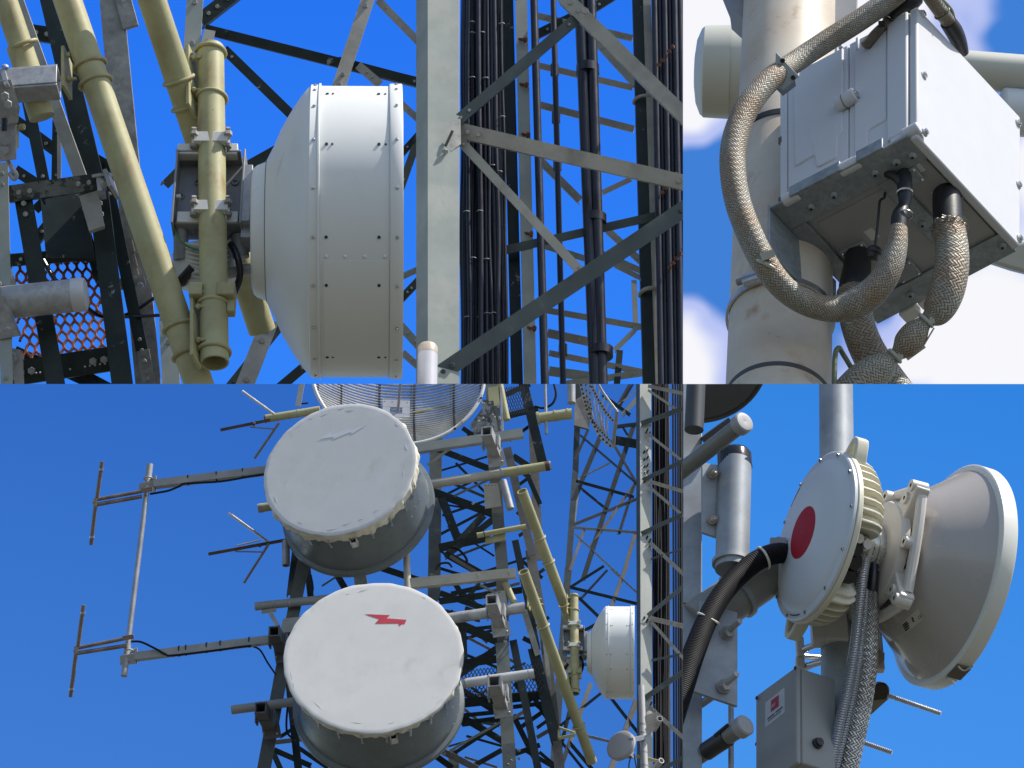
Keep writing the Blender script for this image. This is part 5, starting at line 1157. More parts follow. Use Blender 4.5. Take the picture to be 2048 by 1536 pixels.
m = MB(S); m.plate([(1549, 175, -150), (1567, 181, -150), (1590, 161, -150), (1592, 172, -100), (1566, 192, -100)], 4); br.part('tab_fold', m, SHADEGREY)
m = MB(S); blk(m, .10, .22, 1.02, 1.10, -.04, .04); blk(m, .30, .50, 1.02, 1.12, -.03, .05); blk(m, .24, .28, 1.02, 1.08, -.03, .03); br.part('rear_foot', m, WCAST, split=True, bev=.003)
LABELM = mk('white_label', (.60, .60, .58), .5)
m = MB(S); blk(m, .80, .90, .155, .245, -.010, -.0075); lb = box.part('label', m, LABELM)
c = S.P(*BX(.825, .165, -.0108)); m = MB(S); text_mb(m, 'RET', c, (vB+vA*0).normalized(), vA, 13*k, .0003); box.part('lettering', m, DARKHOLE, parent=lb)
m = MB(S); blk(m, .66, .72, .27, .31, -.010, -.0075); blk(m, .30, .36, .42, .50, -.015, -.0125); box.part('blank_label', m, LABELM, split=True)

# ---- plugs and hoses
def flange_sq(px, py, q, w, th, parent=box):
    c = S.P(px, py, q); m = MB(S); m.box(c, vA*(w*k), vB*(w*k), vC*(th*k)); fl = parent.part('port_flange', m, ZINC, bev=.002)
    for i in (-1, 1):
        for j in (-1, 1):
            m = MB(S); m.dome(c+vA*(i*w*.78*k)+vB*(j*w*.78*k)-vC*(th*k), -vC, 3.6, 4, 12); parent.part('screw', m, STEEL, parent=fl)
qa_ = lambda u, v: BX(u, v, -.03)[2]
flange_sq(1894, 385, qa_(.80, .47), 27, 7); flange_sq(1716, 508, qa_(.30, .62), 27, 7); flange_sq(1822, 354, qa_(.80, .22), 19, 5); flange_sq(1812, 542, qa_(.46, .87), 22, 4)
m = MB(S); m.cyl((1812, 542, qa_(.46, .87)-8), (1812, 545, qa_(.46, .87)-14), 18, n=24); box.part('port_cap', m, SHADEGREY)
Q3 = qa_(.80, .47); Q1 = qa_(.30, .62); Q2 = qa_(.80, .22)
def hose(name, pts, r, mat, label, parts, vs=None, n=28):
    t = Thing(name, label, 'hose', pts[0], 'braided hoses of the white box', S)
    m = MB(S); m.tube(pts, r, n, 8, vscale=vs); t.part('sleeve', m, mat)
    for nm, pp, rr, mt in parts: m = MB(S); m.tube(pp, rr, 24, 5); t.part(nm, m, mt)
    return t
h3 = hose('braided_hose', [(1897, 452, Q3-62), (1904, 500, Q3-100), (1902, 545, Q3-130), (1890, 592, Q3-150), (1872, 625, Q3-160), (1852, 642, Q3-165), (1832, 664, Q3-168), (1812, 690, Q3-170), (1790, 712, Q3-170), (1765, 732, Q3-170), (1730, 762, Q3-172), (1690, 815, Q3-180)],
          [31, 32, 33, 33, 28, 14, 25, 26, 13, 28, 38, 46], BRAID2, 'thickest braided hose at the right, pinched twice by zip ties', [('boot', [(1894, 385, Q3-8), (1894, 410, Q3-30), (1896, 450, Q3-64), (1897, 460, Q3-72)], [27, 28, 27, 25], RUBBER)], 200)
def tie(th, c, axis, R, lab=None):
    m = MB(S); m.arc(c, axis, R, 3.6); m.box(S.P(*c)+V((R*.6*k, -R*.75*k, 0)), V((5*k, 0, 0)), V((0, 4*k, 0)), V((0, 0, 6*k))); th.part('zip_tie', m, mk('grey_zip_tie', (.42, .42, .38), .5))
tie(h3, (1852, 641, Q3-165), V((-.75, .05, -.75)), 15.5); tie(h3, (1790, 712, Q3-170), V((-.75, 0, -.65)), 14.5)
m = MB(S); m.bar((1868, 656, Q3-175), (1848, 690, Q3-176), 2, 9); m.bar((1848, 690, Q3-176), (1812, 716, Q3-176), 12, 2); h3.part('tie_tail', m, mk('grey_zip_tie', (.42, .42, .38), .5))
rnd = random.Random(11); m = MB(S)
for i in range(150):
    a = rnd.uniform(0, 6.28); c = S.P(1897, 456, Q3-66); ax = (S.P(1904, 500, Q3-100)-S.P(1896, 450, Q3-62)).normalized(); e, g = basis(ax); d = e*math.cos(a)+g*math.sin(a); t_ = ax.cross(d)
    p0 = c + d*(30*k) + ax*(rnd.uniform(-4, 9)*k); l = rnd.uniform(6, 15)*(1.8 if rnd.random() < .12 else 1)
    p1 = p0 + (d*rnd.uniform(.1, .9) + t_*rnd.uniform(-1, 1) - ax*rnd.uniform(-.5, .7))*(l*.5*k); p2 = p1 + (d*rnd.uniform(-.3, .8)+t_*rnd.uniform(-1, 1)+ax*rnd.uniform(-.6, .9))*(l*.6*k)
    m.tube([p0, p1, p2], .75, 4, 2, caps=False)
h3.part('frayed_wire', m, mk('frayed_wire', (.30, .29, .25), .4, .6))
h1 = hose('braided_hose', [(1706, 585, Q1-62), (1710, 620, Q1-90), (1719, 660, Q1-112), (1735, 700, Q1-128), (1760, 742, Q1-140), (1800, 800, Q1-150)], [32, 33, 33, 34, 36, 38], BRAID2, 'short thick braided hose hanging behind the loop, next to the cream pole', [('boot', [(1716, 508, Q1-6), (1714, 540, Q1-28), (1708, 575, Q1-56), (1706, 590, Q1-66)], [25, 28, 30, 27], RUBBER)], 200)
QL = -330
loop = [(1797, 456, Q2-90), (1794, 490, Q2-110), (1782, 530, Q2-128), (1757, 572, Q2-140), (1718, 603, Q2-142), (1668, 618, Q2-138), (1612, 606, -400), (1565, 574, -405), (1528, 525, -395), (1498, 465, -370), (1476, 405, -335), (1466, 345, -300), (1467, 292, -262), (1482, 240, -225), (1508, 195, -190), (1545, 155, -150), (1590, 124, -90), (1650, 84, -60), (1720, 40, -40), (1790, -10, -20), (1840, -60, 0)]
h2 = hose('braided_hose', loop, [17, 20, 24, 27, 29, 25, 23.5, 24, 25, 25, 25, 25, 25, 24.5, 24, 23, 22, 22, 22, 22, 22], BRAID1, 'long looped braided hose circling left of the white box and over its top',
          [('boot', [(1808, 346, Q2-4), (1809, 362, Q2-20), (1810, 388, Q2-40), (1808, 410, Q2-56), (1800, 432, Q2-72), (1797, 460, Q2-92)], [14, 14.5, 14, 11, 16, 15], RUBBER)], 150, 32)
m = MB(S); m.arc((1533, 534, -397), V((-.5, -.1, -.85)), 26.5, 4); m.box((1535, 510, -424), V((12*k, 0, 4*k)), V((0, 6*k, 0)), V((-2*k, 0, 7*k))); h2.part('zip_tie', m, mk('grey_zip_tie', (.42, .42, .38), .5))
m = MB(S); m.tube([(1772, 348, Q2-2), (1788, 352, Q2-14), (1800, 366, Q2-26), (1806, 384, Q2-36)], [7, 9, 8, 9], 12, 5); h2.part('lever', m, RUBBER)
m = MB(S)
for dy in (50, 52, 105): m.arc((1809, 346+dy*.8, Q2-8-dy*.62), V((0, -.6, -.8)), 15, 1.6)
h2.part('ring', m, STEEL)
dc = Thing('dust_cap', 'black dust cap dangling on a thin cord under the white box', 'cap', (1750, 505, Q1), None, S)
m = MB(S); m.tube([(1770, 386, Q2+30), (1768, 396, Q2+16), (1760, 402, Q2+4), (1757, 430, Q2-14), (1753, 470, Q2-30), (1750, 495, Q2-40)], 2.6, 8, 6); dc.part('cord', m, RUBBER)
m = MB(S); m.lathe([(0, 2), (1, 11), (6, 15), (13, 15), (15, 12), (24, 11), (25, 1)], (1751, 494, Q2-40), V((-.3, -.3, -.9)), 18); dc.part('cap', m, RUBBER)
hk = solo('bent_rod', MB(S).tube([(1668, 800, -420), (1669, 740, -390), (1671, 706, -370), (1678, 696, -362), (1686, 708, -350), (1712, 752, -350), (1730, 790, -350)], 5, 12, 8), mk('olive_rod', (.14, .16, .08), .4, var=.3, sc=20), 'thin olive rod bent over beside the cream pole at the bottom', 'rod')
tc_ = hose('sheathed_cable', [(1838, -40, -60), (1862, -4, -20), (1884, 26, 10), (1904, 52, 36)], [15, 15, 15, 14], BRAID3, 'brown sheathed cables with a black boot entering the top of the white box', [('boot', [(1896, 44, 28), (1908, 62, 46), (1918, 84, 70), (1926, 106, 92)], [17, 18, 16, 12], RUBBER)], 110)
m = MB(S); m.arc((1884, 26, 10), V((.6, .5, -.6)), 16, 2); m.tube([(1858, -30, -30), (1880, -2, 0), (1900, 20, 30), (1906, 40, 40)], 6, 10, 4); tc_.part('strap', m, mk('olive_rod', (.14, .16, .08)))
th_ = hose('sheathed_cable', [(1731, 92, -20), (1752, 68, -10), (1774, 46, 0), (1790, 20, 10)], [11, 11, 11, 12], BRAID3, 'thin braided cable with a dark boot behind the top edge of the white box', [('boot', [(1782, 44, 5), (1804, 18, 18), (1826, -8, 30)], [18, 22, 24], RUBBER)], 80)
m = MB(S); m.arc((1778, 42, 0), V((.5, .2, .7)), 12.5, 2.5); m.box((1763, 48, -12), V((6*k, 0, 0)), V((0, 5*k, 0)), V((0, 0, 6*k))); th_.part('tie', m, RUBBER)

# ---- pale antenna behind the pole
CREAM = mk('cream_antenna_shell', (.50, .50, .44), .45, var=.04, sc=2); PALE = mk('pale_antenna_cap', (.62, .65, .66), .4, var=.03, sc=2)
ba = Thing('cylinder_antenna', 'large cream cylindrical antenna lying level behind the stained cream pole', 'antenna', (1500, 146, 1500), None, S)
A = S.P(1408, 143, 1500); axb = S.frame(1440, 146, 1500).dir(1, -.03, -.02).normalized(); kk = 1.27
m = MB(S); m.lathe([(-20*kk, 2), (-19*kk, 40), (-15*kk, 80), (-6*kk, 108), (2, 93*kk*.98)], A, axb, 48); ba.part('end_cap', m, PALE)
m = MB(S); m.lathe([(0, 93*kk*.98), (52*kk, 93*kk)], A, axb, 64); m.lathe([(52*kk, 90*kk), (330, 90*kk)], A, axb, 64); ba.part('shell', m, CREAM)
arm = Thing('cream_tube', 'cream tube with a white collar poking out behind the right side of the white box', 'tube', (2000, 140, 1200), None, S)
m = MB(S); m.cyl((1890, 136, 1200), (2120, 154, 1200), 47, n=40); arm.part('tube', m, CREAM)
m = MB(S); m.cyl((2000, 222, 1180), (2120, 232, 1180), 58, n=40); arm.part('collar', m, PALE, bev=.01)
m = MB(S); m.plate([(1938, 510, 1100), (2030, 486, 1100), (2110, 470, 1100), (2110, 560, 1100), (2030, 540, 1100)], 70); arm.part('foot', m, CREAM, bev=.01)

# ================================================================== site four: round radio on the back of a small dish
S = BR; T = S.t; k = S.s
upv = V((0, math.sin(S.pitch), math.cos(S.pitch)))
RWHITE = mk('white_radio_cover', (.56, .59, .62), .4, var=.02, sc=10, spec=.4)
RCREAM = mk('cream_radio_body', (.64, .61, .49), .45, var=.04, sc=10)
DSHELL = mk('glossy_dish_shell', (.39, .36, .335), .28, var=.02, sc=5, spec=.5, coat=.3)
DRIM = mk('pale_dish_rim', (.66, .66, .61), .4, var=.03, sc=6)
REDD = mk('red_sticker', (.36, .006, .022), .6, var=.04, sc=8, spec=.2)
CASTW = mk('white_casting', (.60, .57, .53), .4, var=.04, sc=12, bump=.05)
GPOLE = mk('dull_galvanised_pole', (.33, .35, .37), .5, .3, var=.14, sc=14, stain=((.25, .27, .29), .45, 22))
CHROME = mk('turned_aluminium', (.52, .52, .50), .3, .8, var=.1, sc=12)
QR = -60
L = S.frame(1623, 1070, QR); N_ = L.dir(-.892, .26, -.37).normalized()
U_ = (upv - N_*upv.dot(N_)).normalized(); SD = U_.cross(N_).normalized()
if SD.y > 0: SD = -SD
c = L(0); AXB = -N_
def rp(t, r, th): a = rad(th); return c + AXB*(t*k) + (U_*math.cos(a)+SD*math.sin(a))*(r*k)
def rd(th): a = rad(th); return U_*math.cos(a)+SD*math.sin(a)
rd_ = Thing('round_radio', 'round white radio unit with a big red dot on its domed face', 'radio', c)
m = MB(S); m.lathe([(-20, .5), (-19.6, 30), (-18.5, 60), (-15.5, 95), (-10, 126), (-3, 148), (2, 155), (4, 158), (4, 171), (6, 174), (12, 174.5)], c, AXB, 128); fc = rd_.part('domed_cover', m, RWHITE, sharp=30)
m = MB(S)
prof = [(-20.5, .5), (-20.1, 30), (-19.2, 54)]
m.lathe(prof+[(-18.6, 54), (-19.4, 30), (-19.8, .5)], c, AXB, 96); rd_.part('red_dot', m, REDD, parent=fc)
m = MB(S); m.lathe([(12, 172), (13.5, 172)], c, AXB, 96); rd_.part('seal', m, RUBBER)
m = MB(S); m.lathe([(13, 170), (13, 175), (15, 176.5), (23, 176.5), (25, 174), (25, 158)], c, AXB, 128); rd_.part('flange', m, RCREAM, sharp=30)
def sector(m, prof, a0, a1, n):
    vs = []; fs = []; q = len(prof)
    for i in range(n+1):
        for t_, r_ in prof: vs.append(rp(t_, r_, a0+(a1-a0)*i/n))
    for i in range(n):
        for j in range(q-1): fs.append((i*q+j, i*q+j+1, (i+1)*q+j+1, (i+1)*q+j))
    fs += [tuple(range(q)), tuple(n*q+j for j in range(q))]
    m.add(vs, fs)
BAY0, BAY1 = 112, 163
bodyprof = [(24, 158), (60, 158), (74, 150), (84, 132), (88, 104), (88, 40), (60, 40), (24, 40)]
m = MB(S); sector(m, bodyprof, BAY1, 360+BAY0, 110); bd = rd_.part('body', m, RCREAM, sharp=40)
m = MB(S); sector(m, [(26, 122), (70, 118), (80, 100), (80, 42), (26, 42)], BAY0, BAY1, 20); rd_.part('connector_bay', m, mk('bay_metal', (.20, .19, .17), .6, var=.2, sc=30))
for a0 in list(range(-52, 108, 8))+[108]+[167, 175]+list(range(182, 304, 8)):
    m = MB(S); P_ = [(25, 150), (25, 174), (50, 173), (66, 168), (78, 156), (86, 138), (86, 120), (60, 140)]
    A = [rp(t_, r_, a0-.9) for t_, r_ in P_]; B = [rp(t_, r_, a0+.9) for t_, r_ in P_]; n = len(P_)
    m.add(A+B, [tuple(range(n)), tuple(range(2*n-1, n-1, -1))]+[(i, (i+1) % n, n+(i+1) % n, n+i) for i in range(n)]); rd_.part('fin', m, RCREAM, parent=bd, bev=.0012)
for th in range(10, 370, 30):
    m = MB(S); m.cyl(rp(7, 166, th), rp(1, 166, th), 4.2, n=14); sc_ = rd_.part('screw', m, STEEL); m = MB(S); m.hexa(rp(1.2, 166, th), N_, 2.2, .8); rd_.part('socket', m, DARKHOLE, parent=sc_)
def handle(th):
    m = MB(S); d = rd(th); tt = AXB.cross(d)
    P0 = [(-37, 150), (-30, 178), (-17, 204), (-8, 213), (8, 213), (17, 204), (30, 178), (37, 150), (24, 150), (19, 174), (10, 194), (4, 201), (-4, 201), (-10, 194), (-19, 174), (-24, 150)]
    n = len(P0); vs = []
    for t_ in (20, 46):
        for x, r_ in P0: vs.append(c + AXB*(t_*k) + d*(r_*k) + tt*(x*k))
    h = n//2; fs = [(i, i+1, n-2-i, n-1-i) for i in range(h-1)]; fs += [tuple(x+n for x in f) for f in fs]; fs += [(i, (i+1) % n, n+(i+1) % n, n+i) for i in range(n)]
    m.add(vs, fs); rd_.part('handle', m, RCREAM, bev=.002)
handle(45); handle(225)
m = MB(S); P_ = [rp(3.4, 163, 200+i*2) for i in range(9)]; m.tube(P_, 1.4, 6, 2); rd_.part('cast_mark', m, mk('dark_mark', (.05, .05, .06), .6), parent=fc)
m = MB(S); P_ = [rp(3.4, 163, 322+i*2) for i in range(9)]; m.tube(P_, 1.4, 6, 2); rd_.part('cast_mark', m, mk('dark_mark', (.05, .05, .06), .6), parent=fc)
for t_, r_, th, rr, ln in ((40, 116, 119, 12, 30), (62, 110, 121, 12, 30), (42, 116, 128, 15, 30), (50, 112, 139, 17, 26), (50, 112, 152, 18, 26)):
    m = MB(S); a, b = rp(t_, r_, th), rp(t_, r_+ln, th); d = (b-a); m.lathe([(0, rr), (ln*.5, rr), (ln*.5, rr*.82), (ln, rr*.8), (ln, .5)], a, d, 20); m.arc(rp(t_, r_+ln*.4, th), d, rr+1, 1.6); rd_.part('port', m, CASTW if rr < 13 else RUBBER)

# ---- the little dish it drives
ds = Thing('small_dish', 'small grey backed dish antenna with a pale rim, right of the round radio', 'antenna', rp(300, 0, 0))
m = MB(S); m.lathe([(86, 78), (92, 84), (100, 84), (102, 62), (106, 58), (122, 58), (123, 62), (128, 62), (129, 56), (150, 56)], c, AXB, 72); ds.part('waveguide_hub', m, CHROME, sharp=30)
m = MB(S); m.lathe([(138, 56), (138, 100), (142, 108), (150, 112), (160, 112), (163, 106), (164, 90)], c, AXB, 72); ds.part('mount_ring', m, CASTW, sharp=30)
def arm_cast(th, r0, r1, w0, w1):
    d = rd(th); tt = AXB.cross(d); m = MB(S)
    vs = []
    for t_ in (146, 178):
        for r_, w_ in ((r0, w0), (r1*.8, w0*.7), (r1, w1)):
            for s_ in (-1, 1): vs.append(c + AXB*(t_*k) + d*(r_*k) + tt*(s_*w_*k))
    m.add(vs, [(0, 2, 3, 1), (2, 4, 5, 3), (6, 7, 9, 8), (8, 9, 11, 10), (0, 6, 8, 2), (2, 8, 10, 4), (1, 3, 9, 7), (3, 5, 11, 9), (4, 10, 11, 5), (0, 1, 7, 6)])
    ar = ds.part('mount_arm', m, CASTW, bev=.003)
    for t_, r_ in ((140, r1-8), (140, (r0+r1)*.52)):
        m = MB(S); m.lathe([(0, 4), (0, 12), (22, 13), (34, 13)], c + AXB*(t_*k) + d*(r_*k), AXB, 18); ds.part('boss', m, CASTW, parent=ar)
    m = MB(S); m.cyl(c + AXB*(141.5*k)+d*((r1-8)*k), c + AXB*(140.5*k)+d*((r1-8)*k), 4.4, n=12); ds.part('bolt_hole', m, DARKHOLE, parent=ar)
for th in (64, 152, 244, 334): arm_cast(th, 88, 176, 30, 15)
for a0, a1 in ((64, 152), (152, 244), (244, 334), (-26, 64)):
    m = MB(S); A, B = rp(166, 158, a0+5), rp(166, 158, a1-5); mid = rp(166, 128, (a0+a1)/2)
    m.tube([A, (A+mid)/2+(rp(166, 1, (a0+a1)/2)-rp(166, 0, (a0+a1)/2))*2, mid, (B+mid)/2, B], 11, 10, 4); ds.part('web', m, CASTW)
    m = MB(S); m.lathe([(0, 5), (0, 13), (26, 14)], rp(142, 122, (a0+a1)/2), AXB, 18); ds.part('boss', m, CASTW)
DP = [(176, 96), (180, 116), (190, 131), (215, 152), (245, 175), (272, 196), (300, 219)]
m = MB(S); m.lathe([(172, 60)]+DP, c, AXB, 160); ds.part('dish_shell', m, DSHELL, sharp=60)
m = MB(S); m.lathe([(297, 214), (297, 221), (299, 228), (301, 230), (329, 230), (333, 228), (334, 225), (334, .5)], c, AXB, 160); ds.part('rim', m, DRIM, sharp=30)
m = MB(S); m.box(rp(316, 232, 176), AXB*(16*k), rd(176)*(2.5*k), AXB.cross(rd(176))*(22*k)); ds.part('rim_clip', m, mk('brown_clip', (.14, .11, .09), .4, .4), bev=.002)
m = MB(S); m.tube([rp(302, 235, 171), rp(318, 238, 172), rp(330, 235, 168)], 2.2, 8, 4); m.tube([rp(302, 235, 182), rp(318, 237, 183), rp(328, 235, 186)], 2.2, 8, 4); ds.part('clip_wire', m, STEEL, split=True)
def on_shell(x, y, lift):
    d = S.P(x, y, 0).normalized(); lo = 4.3
    for i in range(4000):
        Q = d*(lo+i*.0006); rel = Q-c; t_ = rel.dot(AXB)/k; r_ = (rel-AXB*rel.dot(AXB)).length/k
        for (t0, r0), (t1, r1) in zip(DP, DP[1:]):
            if t0 <= t_ <= t1 and r_ <= r0+(r1-r0)*(t_-t0)/(t1-t0): return Q - d*lift
    return d*5.1
st_ = [(1802, 1247), (1837, 1216), (1847, 1238), (1811, 1267)]
def stq(u, v): 
    a = [V((x, y)) for x, y in st_]; q = (a[0]*(1-u)+a[1]*u)*(1-v)+(a[3]*(1-u)+a[2]*u)*v; return on_shell(q.x, q.y, .0012)
m = MB(S); vs = [stq(i/8, j/3) for j in range(4) for i in range(9)]; m.add(vs, [(j*9+i, j*9+i+1, j*9+10+i, j*9+9+i) for j in range(3) for i in range(8)]); sk = ds.part('label', m, mk('grey_label', (.52, .51, .45), .6))
m = MB(S); o = stq(.80, .80)-S.P(1800, 1240, 0).normalized()*.002; text_mb(m, 'CE', o, (stq(.9, .5)-stq(.5, .5)).normalized(), (stq(.5, .1)-stq(.5, .9)).normalized(), 9*k, .0006); ds.part('lettering', m, DARKHOLE, parent=sk)
m = MB(S)
for u0, u1, v in ((.04, .26, .25), (.03, .30, .42), (.04, .28, .60), (.03, .24, .80)):
    a, b = stq(u0, v), stq(u1, v); m.tube([a-(a.normalized()*.0012), b-(b.normalized()*.0012)], 1.3, 6, 2)
m.hexa(stq(.58, .36), -S.P(1820, 1240, 0), 3, 1); m.hexa(stq(.55, .55), -S.P(1820, 1240, 0), 2.6, 1)
ds.part('print_line', m, DARKHOLE, parent=sk)

# ---- pole and mounting gear
gp = Thing('galvanised_pole', 'upright galvanised pole behind the round radio', 'pole', (1676, 1150, 140), None, S)
m = MB(S); m.cyl((1671, 700, 140+450*T), (1681, 1610, 140-460*T), 36, n=48); gp.part('tube', m, GPOLE)
mg = Thing('pole_mount', 'white cast pole mount with threaded bolts under the round radio', 'bracket', (1660, 1290, 60), None, S)
def bb(m, x, y, q, hx, hy, hd): 
    f = upv.cross(V((-1, 0, 0))); f = f if f.y > 0 else -f
    return m.box((x, y, q), V((hx*k, 0, 0)), upv*(hy*k), f*(hd*k))
m = MB(S); bb(m, 1640, 1258, 20, 18, 34, 20); bb(m, 1672, 1262, 16, 22, 30, 20); bb(m, 1722, 1268, 40, 26, 60, 26); mg.part('casting', m, CASTW, bev=.003)
m = MB(S); bb(m, 1600, 1297, 70, 8, 22, 14); bb(m, 1600, 1330, 60, 9, 14, 14); mg.part('end_block', m, CASTW, split=True, bev=.003)
m = MB(S); m.cyl((1606, 1300, 60), (1650, 1280, 20), 7, n=12); m.cyl((1606, 1334, 60), (1650, 1322, 20), 7, n=12); m.cyl((1600, 1312, 90), (1650, 1316, 120), 6, n=12); mg.part('tie_rod', m, STEEL, split=True)
m = MB(S); m.plate([(1590, 1338, 90), (1668, 1312, 90), (1672, 1318, 90), (1596, 1348, 90)], 10); mg.part('strap', m, CASTW)
m = MB(S); bb(m, 1752, 1300, 100, 14, 50, 10); mg.part('right_jaw', m, CASTW, bev=.003)
m = MB(S); m.hexa((1756, 1312, 80), V((0, -1, 0)), 15, 12); m.cyl((1756, 1312, 74), (1756, 1312, 40), 8, n=14); mg.part('nut', m, mk('bronze_nut', (.26, .22, .17), .35, .6))
m = MB(S); m.plate([(1742, 1378, 100), (1758, 1364, 100), (1772, 1366, 100), (1780, 1376, 100), (1779, 1396, 100), (1742, 1402, 100)], 26); mg.part('clamp_jaw', m, mk('dark_bronze_clamp', (.05, .04, .03), .3, .5), bev=.004)
m = MB(S); m.plate([(1736, 1402, 104), (1778, 1397, 104), (1726, 1444, 104)], 22); mg.part('wedge', m, mk('olive_cast', (.22, .20, .13), .5))
for a, b in (((1776, 1391, 104), (1882, 1427, 60)), ((1712, 1480, 110), (1784, 1505, 80))):
    m = MB(S); m.cyl(a, b, 4.6, n=12); sr = mg.part('threaded_rod', m, STEEL); m = MB(S); PA, PB = S.P(*a), S.P(*b)
    for i in range(int((PB-PA).length/k/4)): m.arc(PA+(PB-PA)*((i+.5)/((PB-PA).length/k/4)), PB-PA, 4.4, .9, n=5)
    mg.part('thread', m, STEEL, parent=sr)
m = MB(S); m.cyl((1668, 1354, 20), (1690, 1350, 40), 10, n=14); m.hexa((1666, 1354, 10), V((-1, -.4, 0)), 9, 10); mg.part('bolt', m, mk('bronze_nut', (.26, .22, .17)))

# ---- metal hoses
def mk_corr(name, col, n, dist=.002, rough=.3):
    m = mk(name, col, rough, .85, var=.1, sc=10); nt = m.node_tree; N = nt.nodes; b = N['Principled BSDF']
    uv = N.new('ShaderNodeUVMap'); sp = N.new('ShaderNodeSeparateXYZ'); nt.links.new(uv.outputs[0], sp.inputs[0])
    mu = N.new('ShaderNodeMath'); mu.operation = 'MULTIPLY'; mu.inputs[1].default_value = n; nt.links.new(sp.outputs[1], mu.inputs[0])
    si = N.new('ShaderNodeMath'); si.operation = 'SINE'; nt.links.new(mu.outputs[0], si.inputs[0])
    bp = N.new('ShaderNodeBump'); bp.inputs['Strength'].default_value = 1; bp.inputs['Distance'].default_value = dist; nt.links.new(si.outputs[0], bp.inputs['Height']); nt.links.new(bp.outputs['Normal'], b.inputs['Normal'])
    return m
CORR = mk_corr('corrugated_steel', (.55, .58, .62), 85)
STEELBR = mk_braid('steel_braid', (.62, .60, .57), (.50, .47, .43), (.22, .15, .10), 18, 20, metal=.85, rough=.28, rs=8, ramount=.45, dist=.0014)
h = Thing('corrugated_hose', 'slim corrugated steel hose hanging from the round radio', 'hose', (1733, 1100, -100), 'steel hoses of the round radio', S)
P1 = [(1737, 1088, -60), (1733, 1105, -95), (1725, 1150, -130), (1718, 1210, -150), (1712, 1270, -165), (1703, 1330, -175), (1692, 1390, -185), (1678, 1450, -195), (1664, 1520, -205), (1652, 1590, -215)]
m = MB(S); m.tube(P1, [10, 11, 11.5, 11, 10.5, 10.5, 10.5, 10.5, 10.5, 10.5], 18, 8, vscale=66); h.part('sleeve', m, CORR)
m = MB(S); m.tube([(1712, 1090, -40), (1722, 1086, -62), (1733, 1092, -78), (1735, 1106, -95)], [18, 20, 15, 11], 16, 5); h.part('boot', m, RUBBER)
m = MB(S); rnd = random.Random(3)
for i in range(40):
    p0 = V((1738+rnd.uniform(-4, 10), 1086+rnd.uniform(-8, 30), -90)); q_ = [tuple(p0+V((rnd.uniform(-5, 5), rnd.uniform(-7, 7), rnd.uniform(-6, 6)))*i2) for i2 in (0, 1, 1.6)]
    m.tube(q_, 1, 4, 2)
h.part('frayed_wire', m, CHROME)
h = Thing('corrugated_hose', 'second slim corrugated hose close behind, right of the first', 'hose', (1722, 1300, -150), 'steel hoses of the round radio', S)
m = MB(S); m.tube([(1732, 1180, -120), (1728, 1240, -140), (1722, 1290, -160), (1715, 1340, -168), (1704, 1400, -178), (1690, 1460, -188), (1674, 1530, -198), (1660, 1600, -210)], 7, 16, 8, vscale=66); h.part('sleeve', m, CORR)
h = Thing('braided_steel_hose', 'wide braided steel hose with a shiny black neck below the round radio', 'hose', (1745, 1150, -90), 'steel hoses of the round radio', S)
m = MB(S); m.tube([(1744, 1182, -96), (1743, 1220, -110), (1740, 1270, -122), (1736, 1320, -130), (1728, 1370, -140), (1716, 1430, -150), (1702, 1490, -160), (1686, 1560, -172), (1672, 1620, -180)], [11, 15, 18, 20, 22, 24, 25, 26, 27], 24, 8, vscale=125); h.part('sleeve', m, STEELBR)
m = MB(S); m.tube([(1742, 1108, -50), (1747, 1130, -76), (1746, 1160, -90), (1744, 1188, -98)], [9, 11, 11, 11.5], 16, 6); h.part('neck', m, mk('shiny_tape', (.02, .02, .03), .2))
m = MB(S); m.arc((1747, 1143, -80), V((.1, -.6, -.9)), 11.5, 2); h.part('cap_ring', m, CHROME)

# ---- grey junction box with the red square logo
BXA, BXB, BXC = (82, -60, -86), (78, 25, 36), (0, -1, T)
def GB(u, v, w, d=0): return (1593+BXA[0]*(u-1)+BXB[0]*v, 1333+BXA[1]*(u-1)+BXB[1]*v+w, -150+BXA[2]*(u-1)+BXB[2]*v-T*w)
GREYB = mk('grey_box_coat', (.26, .26, .25), .5, var=.03, sc=12)
jb = Thing('junction_box', 'grey junction box carrying a white plate with a red square logo', 'box', GB(1, 0, 100), None, S)
def hexa8(m, u0, u1, v0, v1, w0, w1):
    vs = [S.P(*GB(u, v, w)) for u in (u0, u1) for v in (v0, v1) for w in (w0, w1)]
    return m.add(vs, [(0, 1, 3, 2), (4, 6, 7, 5), (0, 4, 5, 1), (2, 3, 7, 6), (0, 2, 6, 4), (1, 5, 7, 3)])
m = MB(S); hexa8(m, 0, 1, .135, 1, 0, 190); jb.part('body', m, GREYB, bev=.003)
m = MB(S); hexa8(m, 0, 1, 0, .125, -1, 192); jl = jb.part('lid', m, GREYB, bev=.003)
m = MB(S); hexa8(m, .01, .99, .12, .14, 2, 189); jb.part('seal', m, mk('grey_seal', (.12, .12, .11), .7))
fa = (S.P(*GB(1, 0, 0))-S.P(*GB(0, 0, 0))).normalized(); fc_ = upv; fn = fa.cross(fc_).normalized()
if fn.y > 0: fn = -fn
def on_jb(x, y, lift):
    o = S.P(*GB(1, 0, 50)); d = S.P(x, y, 0).normalized(); return d*(o.dot(fn)/d.dot(fn)) + fn*lift
def gp_(x, y, v): u = (x-1511)/82; return S.P(*GB(u, v, y-1333+60*(u-1)))
def sheet(pts, v0, v1):
    A = [gp_(x, y, v0) for x, y in pts]; B = [gp_(x, y, v1) for x, y in pts]; n = len(A)
    return MB(S).add(A+B, [tuple(range(n)), tuple(range(2*n-1, n-1, -1))]+[(i, (i+1) % n, n+(i+1) % n, n+i) for i in range(n)])
